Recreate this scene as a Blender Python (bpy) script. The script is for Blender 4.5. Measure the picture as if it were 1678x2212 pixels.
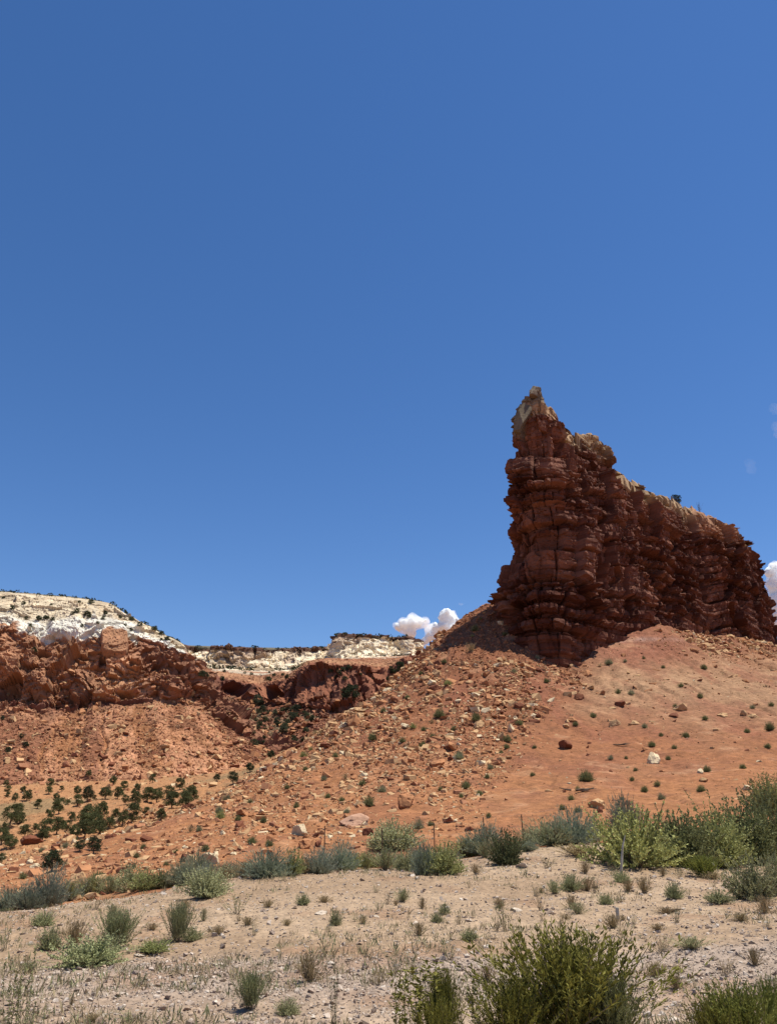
import bpy, math, random
import numpy as np
from mathutils import Vector, Matrix
from mathutils.bvhtree import BVHTree

for o in list(bpy.data.objects): bpy.data.objects.remove(o)
sc = bpy.context.scene
COL = sc.collection

# ------------------------------------------------------------------ camera
CH = 1.8
FPX = 1106 / math.tan(math.radians(32.5))
PITCH = math.radians(20.35)
cam_d = bpy.data.cameras.new('camera')
cam_d.sensor_fit = 'VERTICAL'
cam_d.angle = math.radians(65)
cam_d.clip_start = 0.1
cam_d.clip_end = 60000
cam = bpy.data.objects.new('camera', cam_d)
cam.location = (0, 0, CH)
cam.rotation_euler = (math.radians(90) + PITCH, 0, 0)
COL.objects.link(cam)
sc.camera = cam

# ------------------------------------------------------------------ sky, sun, exposure
SUN_EL, SUN_AZ = math.radians(70), math.radians(86)      # azimuth from +Y towards +X
w = bpy.data.worlds.new('World'); sc.world = w; w.use_nodes = True
nt = w.node_tree; nt.nodes.clear()
sky = nt.nodes.new('ShaderNodeTexSky'); sky.sky_type = 'NISHITA'
sky.sun_disc = False; sky.sun_elevation = SUN_EL; sky.sun_rotation = SUN_AZ
sky.altitude = 1900; sky.air_density = 1.15; sky.dust_density = 0.25; sky.ozone_density = 4.5
hs = nt.nodes.new('ShaderNodeHueSaturation'); hs.inputs['Saturation'].default_value = 1.2
bg = nt.nodes.new('ShaderNodeBackground'); bg.inputs['Strength'].default_value = 0.098
wo = nt.nodes.new('ShaderNodeOutputWorld')
nt.links.new(sky.outputs[0], hs.inputs['Color']); tm = nt.nodes.new('ShaderNodeVectorMath'); tm.operation = 'MULTIPLY'; tm.inputs[1].default_value = (1.03, .905, .95)
nt.links.new(hs.outputs[0], tm.inputs[0]); nt.links.new(tm.outputs[0], bg.inputs[0]); nt.links.new(bg.outputs[0], wo.inputs[0])

sun_dir = Vector((math.sin(SUN_AZ)*math.cos(SUN_EL), math.cos(SUN_AZ)*math.cos(SUN_EL), math.sin(SUN_EL)))
sl = bpy.data.lights.new('sun', 'SUN'); sl.energy = 5.0; sl.angle = math.radians(0.53); sl.color = (1.0, 0.955, 0.84)
so = bpy.data.objects.new('sun', sl); so.rotation_euler = (-sun_dir).to_track_quat('-Z', 'Y').to_euler()
so.location = (0, 0, 300); COL.objects.link(so)
sc.view_settings.view_transform = 'Standard'; sc.view_settings.look = 'None'
sc.view_settings.exposure = 0.5; sc.view_settings.gamma = 1.0
sc.cycles.max_bounces = 14; sc.cycles.diffuse_bounces = 3; sc.cycles.volume_bounces = 12
sc.cycles.transparent_max_bounces = 8
sc.cycles.use_adaptive_sampling = True

# ------------------------------------------------------------------ projection helpers
def at(x, y, Y):
    """point at forward distance Y seen at picture position (x, y) of a 1678x2212 view"""
    dx = (x - 839) / FPX; dy = (1106 - y) / FPX
    d = (dx, math.cos(PITCH) - dy*math.sin(PITCH), math.sin(PITCH) + dy*math.cos(PITCH))
    k = Y / d[1]
    return (d[0]*k, Y, CH + d[2]*k)
def tan_el(y):
    dy = (1106 - y) / FPX
    return (math.sin(PITCH) + dy*math.cos(PITCH)) / (math.cos(PITCH) - dy*math.sin(PITCH))
def project(P):
    X, Y, Z = P[..., 0], P[..., 1], P[..., 2] - CH
    f = Y*math.cos(PITCH) + Z*math.sin(PITCH); u = -Y*math.sin(PITCH) + Z*math.cos(PITCH)
    return 839 + FPX*X/f, 1106 - FPX*u/f

# ------------------------------------------------------------------ noise
def h3(ix, iy, iz, seed):
    h = (ix.astype(np.int64)*374761393 + iy.astype(np.int64)*668265263 + iz.astype(np.int64)*2147483647 + seed*1274126177) & 0xffffffff
    h = ((h ^ (h >> 13))*1274126177) & 0xffffffff
    h = ((h ^ (h >> 15))*2246822519) & 0xffffffff
    h = h ^ (h >> 16)
    return h.astype(np.float64) / 4294967296.0
def vn(P, s, seed=0):
    """value noise -1..1, s = cell size (scalar or 3)"""
    Q = P / np.asarray(s, float)
    F = np.floor(Q); f = Q - F; f = f*f*(3 - 2*f); I = F.astype(np.int64)
    r = 0
    for a in (0, 1):
        for b in (0, 1):
            for c in (0, 1):
                wgt = (f[:, 0] if a else 1-f[:, 0])*(f[:, 1] if b else 1-f[:, 1])*(f[:, 2] if c else 1-f[:, 2])
                r = r + wgt*h3(I[:, 0]+a, I[:, 1]+b, I[:, 2]+c, seed)
    return r*2 - 1
def fbm(P, s, oct=4, seed=0, gain=0.5):
    r = 0; a = 1; s = np.asarray(s, float)
    for k in range(oct):
        r = r + a*vn(P, s / 2**k, seed + k*17); a *= gain
    return r
def facet(P, s, seed=0, tilt=1.1, box=False):
    """broken-rock displacement: every jittered cell is a tilted plane with its own offset"""
    Q = P / np.asarray(s, float); B = np.floor(Q - 0.5).astype(np.int64)
    best = np.full(len(Q), 1e9); out = np.zeros(len(Q)); rid = np.zeros(len(Q))
    for a in (0, 1):
        for b in (0, 1):
            for c in (0, 1):
                i, j, k = B[:, 0]+a, B[:, 1]+b, B[:, 2]+c
                dx = Q[:, 0] - (i + 0.15 + 0.7*h3(i, j, k, seed))
                dy = Q[:, 1] - (j + 0.15 + 0.7*h3(i, j, k, seed+1))
                dz = Q[:, 2] - (k + 0.15 + 0.7*h3(i, j, k, seed+2))
                d = np.maximum(np.maximum(np.abs(dx), np.abs(dy)), np.abs(dz)) if box else dx*dx + dy*dy + dz*dz
                m = d < best
                i, j, k = i[m], j[m], k[m]
                r = h3(i, j, k, seed+3)
                v = (r - 0.5) + tilt*(dx[m]*(h3(i, j, k, seed+4)-.5) + dy[m]*(h3(i, j, k, seed+5)-.5) + dz[m]*(h3(i, j, k, seed+6)-.5))
                out[m] = v; rid[m] = r; best[m] = d[m]
    return out, rid
def sstep(a, b, x):
    t = np.clip((x - a)/(b - a), 0, 1); return t*t*(3 - 2*t)
def mixc(a, b, t):
    return np.asarray(a)*(1 - t[:, None]) + np.asarray(b)*t[:, None]
def bed_table(seed, tmin, tmax, zlo=-60, zhi=260, step=0.05):
    r = np.random.RandomState(seed); z = np.arange(zlo, zhi, step); v = np.zeros_like(z); c = zlo; i = 0
    while c < zhi:
        t = r.uniform(tmin, tmax); o = r.uniform(-1, 1)
        if i % 2: o = -abs(o)
        else: o = abs(o)
        v[(z >= c) & (z < c+t)] = o; c += t; i += 1
    k = np.ones(3)/3; v = np.convolve(v, k, 'same')
    return lambda q: np.interp(q, z, v)

# ------------------------------------------------------------------ meshes
def mesh_np(name, V, F, col=None, smooth=False, mat=None):
    """V (n,3); F (m,k) constant polygon size; col (n,3) per vertex"""
    V = np.ascontiguousarray(V, np.float32); F = np.ascontiguousarray(F, np.int32)
    me = bpy.data.meshes.new(name); n, m, k = len(V), len(F), F.shape[1]
    me.vertices.add(n); me.vertices.foreach_set('co', V.ravel())
    me.loops.add(m*k); me.loops.foreach_set('vertex_index', F.ravel())
    me.polygons.add(m)
    me.polygons.foreach_set('loop_start', np.arange(0, m*k, k, dtype=np.int32))
    me.polygons.foreach_set('loop_total', np.full(m, k, np.int32))
    me.polygons.foreach_set('use_smooth', np.full(m, smooth, bool))
    me.update(calc_edges=True)
    if col is not None:
        a = me.color_attributes.new('Col', 'FLOAT_COLOR', 'POINT')
        c = np.ones((n, 4), np.float32); c[:, :3] = np.clip(col, 0, 1)
        a.data.foreach_set('color', c.ravel())
    if mat: me.materials.append(mat)
    return me
def obj(name, me, parent=None, loc=None, rot=None, scale=None, **props):
    o = bpy.data.objects.new(name, me); COL.objects.link(o)
    if parent is not None: o.parent = parent
    if loc is not None: o.location = loc
    if rot is not None: o.rotation_euler = rot
    if scale is not None: o.scale = scale if hasattr(scale, '__len__') else (scale,)*3
    for k, v in props.items(): o[k] = v
    return o
def grid_faces(nr, ncl, wrap=False):
    i = np.arange(nr-1)[:, None]; j = np.arange(ncl if wrap else ncl-1)[None, :]; j2 = (j+1) % ncl
    a = i*ncl + j; b = i*ncl + j2; c = (i+1)*ncl + j2; d = (i+1)*ncl + j
    return np.stack([a, b, c, d], -1).reshape(-1, 4)

# ------------------------------------------------------------------ materials
ALB = 0.74                                                         # overall albedo level for this exposure
def mat_vc(name, rough=0.9, nscale=3.0, namp=0.25, bscale=12.0, bdist=0.03, bstr=0.6, fine=None, sheen=False, trans=0.0):
    """vertex colour x object colour x procedural noise, with noise bump"""
    m = bpy.data.materials.new(name); m.use_nodes = True; t = m.node_tree; N = t.nodes; L = t.links
    b = N['Principled BSDF']; b.inputs['Roughness'].default_value = rough
    b.inputs['Specular IOR Level'].default_value = 0.15
    vc = N.new('ShaderNodeVertexColor'); vc.layer_name = 'Col'
    oi = N.new('ShaderNodeObjectInfo')
    mx = N.new('ShaderNodeMix'); mx.data_type = 'RGBA'; mx.blend_type = 'MULTIPLY'; mx.inputs[0].default_value = 1
    L.new(vc.outputs['Color'], mx.inputs[6]); L.new(oi.outputs['Color'], mx.inputs[7])
    tc = N.new('ShaderNodeTexCoord')
    nz = N.new('ShaderNodeTexNoise'); nz.inputs['Scale'].default_value = nscale; nz.inputs['Detail'].default_value = 6; nz.inputs['Roughness'].default_value = 0.62
    L.new(tc.outputs['Object'], nz.inputs['Vector'])
    mr = N.new('ShaderNodeMapRange'); mr.inputs['From Min'].default_value = 0.3; mr.inputs['From Max'].default_value = 0.7
    mr.inputs['To Min'].default_value = ALB*(1 - namp); mr.inputs['To Max'].default_value = ALB*(1 + namp)
    L.new(nz.outputs['Fac'], mr.inputs['Value'])
    m2 = N.new('ShaderNodeVectorMath'); m2.operation = 'SCALE'
    L.new(mx.outputs[2], m2.inputs[0]); L.new(mr.outputs[0], m2.inputs['Scale'])
    last = m2.outputs[0]
    L.new(last, b.inputs['Base Color'])
    if bdist:
        nb = N.new('ShaderNodeTexNoise'); nb.inputs['Scale'].default_value = bscale; nb.inputs['Detail'].default_value = 8; nb.inputs['Roughness'].default_value = 0.65
        L.new(tc.outputs['Object'], nb.inputs['Vector'])
        bp = N.new('ShaderNodeBump'); bp.inputs['Distance'].default_value = bdist; bp.inputs['Strength'].default_value = bstr
        L.new(nb.outputs['Fac'], bp.inputs['Height']); L.new(bp.outputs[0], b.inputs['Normal'])
    if trans:
        out = N['Material Output']; tr = N.new('ShaderNodeBsdfTranslucent'); ms = N.new('ShaderNodeMixShader'); ms.inputs[0].default_value = trans
        L.new(last, tr.inputs['Color']); L.new(b.outputs[0], ms.inputs[1]); L.new(tr.outputs[0], ms.inputs[2]); L.new(ms.outputs[0], out.inputs['Surface'])
    return m
M_ROCK = mat_vc('rock', 0.92, 0.35, 0.28, 1.6, 0.12, 0.7)
M_FAR = mat_vc('far_rock', 0.95, 0.12, 0.25, 0.5, 0.4, 0.7)
M_SOIL = mat_vc('red_soil', 0.95, 2.2, 0.26, 3.2, 0.22, 0.9)
M_VERGE = mat_vc('verge_dirt', 0.95, 14.0, 0.30, 40.0, 0.012, 0.8)
M_STONE = mat_vc('stone', 0.92, 2.2, 0.22, 6.0, 0.03, 0.7)
M_LEAF = mat_vc('foliage', 0.75, 1.5, 0.25, 1, 0, 0, trans=0.22)
M_BARK = mat_vc('bark', 0.95, 8.0, 0.35, 30, 0.01, 0.8)

# ------------------------------------------------------------------ terrain height field
TC = {  # picture column : [(distance, picture row), ...]
 -500: [(3,2900),(8.2,2235),(16,2010),(22,2010),(36,1955),(48,1930),(80,1925),(120,1850),(180,1775),(270,1700),(340,1690)],
 -200: [(3,2890),(8.2,2225),(16,1990),(22,1990),(36,1925),(48,1895),(80,1905),(120,1830),(180,1765),(270,1695),(340,1690)],
 0:    [(3,2880),(8.2,2215),(13,2065),(17.5,1975),(21,1980),(34,1915),(50,1868),(70,1885),(100,1845),(140,1800),(180,1757),(240,1708),(290,1688),(340,1685)],
 200:  [(3,2870),(8.2,2212),(13,2058),(19,1943),(23,1948),(36,1885),(55,1822),(75,1846),(120,1800),(170,1755),(220,1715),(280,1683),(340,1680)],
 400:  [(3,2865),(8.2,2210),(13,2050),(21,1915),(25,1915),(38,1850),(50,1800),(62,1762),(85,1775),(120,1752),(180,1715),(240,1690),(280,1676),(340,1670)],
 560:  [(3,2865),(8.2,2210),(13,2045),(22,1893),(26,1893),(40,1820),(60,1735),(80,1665),(105,1690),(150,1690),(220,1668),(280,1655),(340,1640)],
 740:  [(3,2860),(8.2,2208),(13,2035),(24,1880),(28,1876),(40,1815),(60,1715),(80,1625),(100,1545),(125,1590),(180,1590),(280,1580),(340,1570)],
 920:  [(3,2860),(8.2,2205),(13,2030),(25,1872),(30,1858),(42,1800),(60,1700),(80,1590),(100,1490),(120,1400),(150,1450),(200,1480),(340,1500)],
 1070: [(3,2855),(8.2,2205),(13,2025),(26.5,1850),(31,1845),(42,1790),(60,1690),(80,1580),(100,1460),(118,1358),(128,1293),(150,1330),(200,1400),(340,1450)],
 1240: [(3,2855),(8.2,2203),(13,2020),(28,1822),(33,1812),(45,1745),(60,1680),(80,1590),(100,1490),(111,1425),(130,1370),(160,1400),(340,1440)],
 1400: [(3,2850),(8.2,2200),(13,2010),(24,1868),(30,1830),(37,1790),(50,1725),(70,1630),(90,1530),(108,1440),(125,1348),(150,1340),(190,1400),(340,1440)],
 1560: [(3,2850),(8.2,2196),(13,2000),(21,1900),(30,1840),(37,1780),(50,1715),(70,1620),(90,1525),(110,1455),(130,1405),(144,1372),(165,1390),(340,1440)],
 1678: [(3,2845),(8.2,2192),(13,1995),(20,1905),(30,1850),(37,1785),(50,1710),(70,1615),(90,1530),(115,1455),(140,1412),(155,1392),(175,1420),(340,1450)],
 1950: [(3,2845),(8.2,2185),(13,1985),(20,1900),(30,1850),(40,1780),(60,1680),(90,1540),(140,1430),(180,1450),(340,1460)],
 2400: [(3,2840),(8.2,2170),(13,1970),(20,1900),(30,1860),(60,1720),(100,1560),(180,1480),(340,1470)],
}
def build_height():
    pts, val = [], []
    for x, L in TC.items():
        for Y, y in L:
            P = at(x, y, Y); pts.append((P[0]/Y*1.6, math.log(Y))); val.append((P[2]-CH)/Y)
    A = np.array(pts); v = np.array(val); n = len(A)
    k = lambda d: np.sqrt(d*d + 1e-4)**1.6
    D = np.linalg.norm(A[:, None]-A[None], axis=2)
    K = k(D) + np.eye(n)*-2e-3
    Pm = np.c_[np.ones(n), A]
    S = np.block([[K, Pm], [Pm.T, np.zeros((3, 3))]])
    c = np.linalg.solve(S, np.r_[v, 0, 0, 0])
    us = np.linspace(-1.0, 1.0, 161)*1.6; vs = np.linspace(math.log(2.2), math.log(345), 260)
    U, W = np.meshgrid(us, vs); G = np.stack([U.ravel(), W.ravel()], 1)
    R = np.zeros(len(G))
    for s in range(0, len(G), 8000):
        g = G[s:s+8000]; d = np.linalg.norm(g[:, None]-A[None], axis=2)
        R[s:s+8000] = k(d)@c[:n] + c[n] + g@c[n+1:]
    return us, vs, R.reshape(U.shape)
US, VS, HT = build_height()
def hbase(X, Y):
    u = np.clip(X/Y*1.6, US[0], US[-1]-1e-6); v = np.clip(np.log(Y), VS[0], VS[-1]-1e-6)
    fu = (u-US[0])/(US[1]-US[0]); fv = (v-VS[0])/(VS[1]-VS[0]); i = np.minimum(fu.astype(int), len(US)-2); j = np.minimum(fv.astype(int), len(VS)-2)
    a, b = fu-i, fv-j
    a = a*a*(3-2*a)*0.3 + a*0.7
    t = HT[j, i]*(1-a)*(1-b) + HT[j, i+1]*a*(1-b) + HT[j+1, i]*(1-a)*b + HT[j+1, i+1]*a*b
    return CH + t*Y
EDX = np.array([-700,-200,0,200,400,560,740,920,1070,1240,1400,1560,1678,2400.])
EDY = np.array([17,17,17.8,19.3,21.3,22.3,24.3,25.3,26.8,28.5,29,29,29,29.])
def edge_dist(X, Y):
    x = X/Y*FPX*0.965 + 839
    return np.interp(x, EDX, EDY)
def talus(px, py):
    """how rubbly the hill is at a picture position, 0..1"""
    right = np.interp(py, [1290,1400,1430,1480,1560,1620,1700,1780,1850,2000], [1180,1235,1255,1225,1150,1110,1050,985,900,850])
    wob = 28*np.sin(py/19.0 + px/60) + 22*np.sin(px/27 + py/41) + 10*np.sin(px/9 - py/13)
    k = 1 - sstep(-70, 75, px + wob - right)
    k2 = sstep(1395, 1470, px)*sstep(1350, 1375, py)*(1 - sstep(1400, 1450, py + (1678-px)*0.10))
    return np.maximum(k, k2*0.8)
BEDG = bed_table(77, .5, 2.2)
def terrain(X, Y):
    X = np.asarray(X, float); Y = np.asarray(Y, float)
    h = hbase(X, Y); P = np.stack([X, Y, np.zeros_like(X)], 1)
    ed = edge_dist(X, Y); hill = sstep(0.0, 4.0, Y - ed); far = sstep(60, 140, Y)
    px, py = project(np.stack([X, Y, h], 1)); tl = talus(px, py)
    n = fbm(P, 9.0, 3, 5)*0.28 + fbm(P, 1.6, 4, 9)*0.13
    gul = np.abs(fbm(P*np.array([1, .35, 1]), 5.0, 3, 31))
    f1, _ = facet(P, (1.7, 1.7, 5), 40); f2, _ = facet(P, (.7, .7, 5), 50)
    rough = (f1*0.16 + f2*0.07)*(0.12 + 0.88*tl)*sstep(45, 90, Y)
    bt = 0.30*BEDG(h + 0.8*vn(P, 9, 81))*(1-tl)*np.clip(0.4+fbm(P, 12, 2, 82), 0, 1)
    n = n + bt*sstep(2, 8, h)
    v = fbm(P, 3.0, 4, 77)*0.05 + vn(P, 0.35, 78)*0.024 + vn(P, 0.13, 79)*0.014
    return h + hill*(n*(0.6+0.8*far) - (0.5+0.9*far)*np.clip(0.25-gul, 0, 1)*1.2 - 0.35*np.clip(0.2-np.abs(vn(P*np.array([1, .22, 1]), 1.3, 33)), 0, 1)*(0.4+far) + rough*(1+0.6*far)) + (1-hill)*v
_ly = np.exp(np.linspace(math.log(4.5), math.log(335), 2600))
def place(x, y, ymin=4.5):
    dx = (x - 839) / FPX; dy = (1106 - y) / FPX
    d = (dx, math.cos(PITCH) - dy*math.sin(PITCH), math.sin(PITCH) + dy*math.cos(PITCH))
    Y = _ly[_ly > ymin]; X = Y*d[0]/d[1]; Z = CH + Y*d[2]/d[1]
    H = terrain(X, Y); k = np.nonzero(H >= Z)[0]
    if len(k) == 0: return None
    k = k[0]; return Vector((X[k], Y[k], H[k]))
def ground_z(X, Y): return float(terrain(np.array([X]), np.array([Y]))[0])

def build_ground():
    # verge
    us = np.linspace(-0.85, 0.95, 900)
    t = np.linspace(0, 1, 900)[:, None]
    x = us*FPX*0.965 + 839; ed = np.interp(x, EDX, EDY) + 1.2
    Y = 2.3*(ed/2.3)**t; X = us[None]*Y
    Z = terrain(X.ravel(), Y.ravel()); V = np.stack([X.ravel(), Y.ravel(), Z], 1)
    P = V.copy(); P[:, 2] = 0
    n = fbm(P, 2.5, 4, 3); n2 = fbm(P*np.array([.35, 1, 1]), 0.9, 3, 8)
    c = mixc((0.43, 0.305, 0.20), (0.35, 0.238, 0.15), sstep(-.6, .7, n))
    gx, gy = project(V)
    grav = sstep(2040, 2090, gy + 28*n2 + (gx-839)*0.045)*(1 - 0.55*sstep(2130, 2175, gy))*1.0
    c = mixc(c, (0.39, 0.305, 0.25), np.clip(grav, 0, 1)*0.7)
    c = mixc(c, (0.30, 0.17, 0.10), sstep(.35, .9, fbm(P, 1.3, 3, 91))*0.5)
    hsh = vn(P, 0.07, 4)*0.5 + vn(P, 0.16, 6)*0.5
    c = c*(1 + 0.22*hsh[:, None])
    me = mesh_np('verge', V, grid_faces(900, 900), c, True, M_VERGE)
    obj('verge', me, kind='structure')
    # hill, valley
    nu, nv = 980, 980
    us = np.linspace(-0.85, 0.95, nu); x = us*FPX*0.965 + 839; ed = np.interp(x, EDX, EDY) + 1.0
    t = (np.linspace(0, 1, nv)**1.0)[:, None]
    Y = ed*(338/ed)**t; X = us[None]*Y
    Z = terrain(X.ravel(), Y.ravel()); V = np.stack([X.ravel(), Y.ravel(), Z], 1)
    P = V.copy(); P[:, 2] *= 0.3
    px, py = project(V); n = fbm(P, 7.0, 4, 3); n2 = fbm(P, 1.5, 3, 13)
    behind = sstep(0, 8, V[:, 1] - np.interp(px, [0,200,400,560,740,920,1070,1240], [52,57,64,82,101,121,129,400]))
    low = sstep(1480, 1760, py)
    c = mixc((0.275, 0.108, 0.052), (0.41, 0.180, 0.078), low)
    smooth = 1 - talus(px, py)
    tan = smooth*np.exp(-((py-1480-(px-1400)*0.02)/75)**2)*sstep(1180, 1330, px)
    c = mixc(c, (0.39, 0.225, 0.125), np.clip(tan*1.0 + 0.18*n*smooth, 0, 1))
    mar = np.exp(-(((px-1350)/150)**2 + ((py-1395)/42)**2)*1.3)
    c = mixc(c, (0.30, 0.125, 0.075), np.clip(mar*1.3, 0, 1))
    strip = np.exp(-(((px-1370)/75)**2 + ((py-1381-0.00015*(px-1370)**2 - 2*n)/4.5)**2))
    c = mixc(c, (0.52, 0.38, 0.32), np.clip(strip, 0, 1)*0.7)
    for mx_, my_, sx_, sy_ in ((1310, 1645, 70, 18), (1480, 1655, 60, 18), (1130, 1645, 70, 15), (1270,1660,60,10)):
        b = np.exp(-(((px-mx_)/sx_)**2 + ((py-my_+5*n2)/sy_)**2))
        c = mixc(c, (0.25, 0.095, 0.055), np.clip(b*0.8, 0, 1)*0.6)
    ls = sstep(1900, 1600, px + 0*py)*0
    streak = fbm(P*np.array([1, .3, .3]), 3.0, 3, 61)
    c = mixc(c, (0.29, 0.11, 0.062), sstep(.0, .8, streak)*0.6*(1-0.4*low))
    c = mixc(c, (0.48, 0.28, 0.16), sstep(.35, 1.0, n2 + 0.4*n)*0.35)
    c = mixc(c, (0.24, 0.10, 0.06), sstep(.25, .8, fbm(P, (1.2, .8, .8), 3, 93))*0.35)
    c = c*(1 + 0.16*vn(P, .25, 95) + 0.10*vn(P, .6, 96))[:, None]
    # valley floor
    vc = mixc((0.43, 0.215, 0.10), (0.30, 0.19, 0.095), sstep(.2, .95, fbm(P, (26, 40, 30), 3, 71) + 0.25 - 0.01*(V[:, 0] + 60)*0))
    c = mixc(c, vc, behind)
    c = c*(1 + 0.12*n2[:, None])
    me = mesh_np('hill_slope', V, grid_faces(nv, nu), c, False, M_SOIL)
    obj('hill_slope', me, kind='structure')
    # wide ground sheet to the horizon
    R = 30000.0
    V = np.array([[-R, -R, -14.0], [R, -R, -14], [R, R, -14], [-R, R, -14]]); F = np.array([[0, 1, 2, 3]])
    me = mesh_np('desert_ground', V, F, np.tile([[0.42, 0.22, 0.13]], (4, 1)), False, M_FAR)
    obj('desert_ground', me, kind='structure')
build_ground()

# ------------------------------------------------------------------ lofted rock
def interp_curve(K, s, q, lin):
    """K (n, ..., 3) knots at s (n); q query; mix of linear and Hermite"""
    n = len(s); sh = (n,) + (1,)*(K.ndim-1)
    d = np.diff(s).reshape((n-1,) + (1,)*(K.ndim-1)); sl_ = (K[1:]-K[:-1])/d
    m = np.zeros_like(K); m[1:-1] = (sl_[:-1]*d[1:] + sl_[1:]*d[:-1])/(d[1:]+d[:-1]); m[0] = sl_[0]; m[-1] = sl_[-1]
    i = np.clip(np.searchsorted(s, q, 'right')-1, 0, n-2); h = (s[i+1]-s[i]); t = ((q-s[i])/h)
    ex = (len(q),) + (1,)*(K.ndim-1); t = t.reshape(ex); h = h.reshape(ex)
    L = K[i]*(1-t) + K[i+1]*t
    H = (2*t**3-3*t**2+1)*K[i] + (t**3-2*t**2+t)*h*m[i] + (-2*t**3+3*t**2)*K[i+1] + (t**3-t**2)*h*m[i+1]
    return L*lin + H*(1-lin)
def loft(cols, nu, nt_, wrap=False, lin_t=0.5, lin_u=0.2):
    C = np.array([[at(*p) for p in c] for c in cols])           # (ncol, nlev, 3)
    if wrap: C = np.concatenate([C[-2:], C, C[:3]])
    T = C.transpose(1, 0, 2)
    st = np.r_[0, np.cumsum(np.linalg.norm(np.diff(T, axis=0), axis=2).mean(1))]
    q = np.linspace(0, st[-1], nt_); T2 = interp_curve(T, st, q, lin_t)
    lev = np.interp(q, st, np.arange(len(st)))
    K = T2.transpose(1, 0, 2)
    su = np.r_[0, np.cumsum(np.linalg.norm(np.diff(K, axis=0), axis=2).mean(1))]
    if wrap: q = np.linspace(su[2], su[-3], nu+1)[:-1]
    else: q = np.linspace(0, su[-1], nu)
    K2 = interp_curve(K, su, q, lin_u)                           # (nu, nt, 3)
    G = K2.transpose(1, 0, 2).copy()                             # (nt, nu, 3)
    gu = (np.roll(G, -1, 1) - np.roll(G, 1, 1)) if wrap else np.gradient(G, axis=1)
    gt = np.gradient(G, axis=0)
    Nn = np.cross(gu, gt); Nn /= np.linalg.norm(Nn, axis=2, keepdims=True) + 1e-9
    return G.reshape(-1, 3), Nn.reshape(-1, 3), np.repeat(lev, nu), G.shape[:2]

# ---- the butte
BC = [
 [(1066,1332,122),(1072,1240,121.5),(1094,1110,121),(1113,965,119),(1109,908,117.5),(1134,862,116.5)],
 [(1090,1375,115),(1098,1260,115.5),(1108,1110,116),(1116,965,117),(1112,908,116.5),(1138,858,116)],
 [(1145,1402,111),(1145,1280,112),(1150,1130,113.5),(1142,985,115),(1136,910,115.5),(1150,862,116)],
 [(1215,1414,109),(1212,1290,110.5),(1205,1140,112),(1186,990,114),(1178,910,115),(1168,856,116)],
 [(1252,1410,110.5),(1252,1290,112),(1245,1150,114),(1214,1010,116),(1204,935,116.5),(1188,880,117)],
 [(1300,1380,115.5),(1300,1270,117),(1290,1150,118),(1268,1040,119.5),(1245,990,120),(1222,948,120.5)],
 [(1350,1357,120.5),(1345,1270,122),(1335,1160,123),(1312,1060,124.5),(1305,1000,125),(1290,948,125.5)],
 [(1400,1340,126),(1395,1260,127),(1385,1170,128.5),(1365,1095,129.5),(1350,1050,130),(1330,1015,130)],
 [(1450,1340,131),(1445,1275,132),(1435,1205,133),(1415,1135,134.5),(1400,1100,135),(1386,1070,135)],
 [(1500,1352,136),(1495,1290,137),(1488,1215,138),(1470,1150,139),(1462,1115,140),(1452,1088,140)],
 [(1550,1370,142),(1545,1310,143),(1538,1240,144),(1522,1180,145),(1505,1145,146),(1492,1122,146)],
 [(1600,1382,147),(1598,1320,148),(1590,1250,149),(1575,1185,150),(1562,1150,151),(1550,1122,151)],
 [(1648,1393,151),(1645,1335,152),(1636,1260,153),(1620,1195,154),(1602,1175,154),(1588,1150,154)],
 [(1674,1393,158),(1668,1330,158),(1650,1260,158),(1634,1205,158),(1616,1195,157),(1602,1172,157)],
 [(1672,1390,168),(1665,1330,167),(1648,1260,166),(1628,1200,164),(1608,1190,163),(1596,1165,162)],
 [(1560,1380,162),(1560,1310,161),(1555,1240,160),(1550,1180,159),(1550,1150,158),(1550,1124,157)],
 [(1450,1380,150),(1450,1300,149),(1450,1220,148),(1450,1150,147),(1450,1120,147),(1450,1090,146)],
 [(1335,1360,142),(1335,1260,141),(1335,1160,139),(1335,1080,137),(1335,1050,136),(1335,1020,134)],
 [(1235,1350,134),(1235,1250,132),(1235,1150,130),(1235,1040,128),(1235,1000,126),(1232,952,125)],
 [(1120,1330,131),(1125,1240,130),(1135,1110,128),(1150,980,124),(1160,915,121),(1162,872,119)],
]
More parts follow.
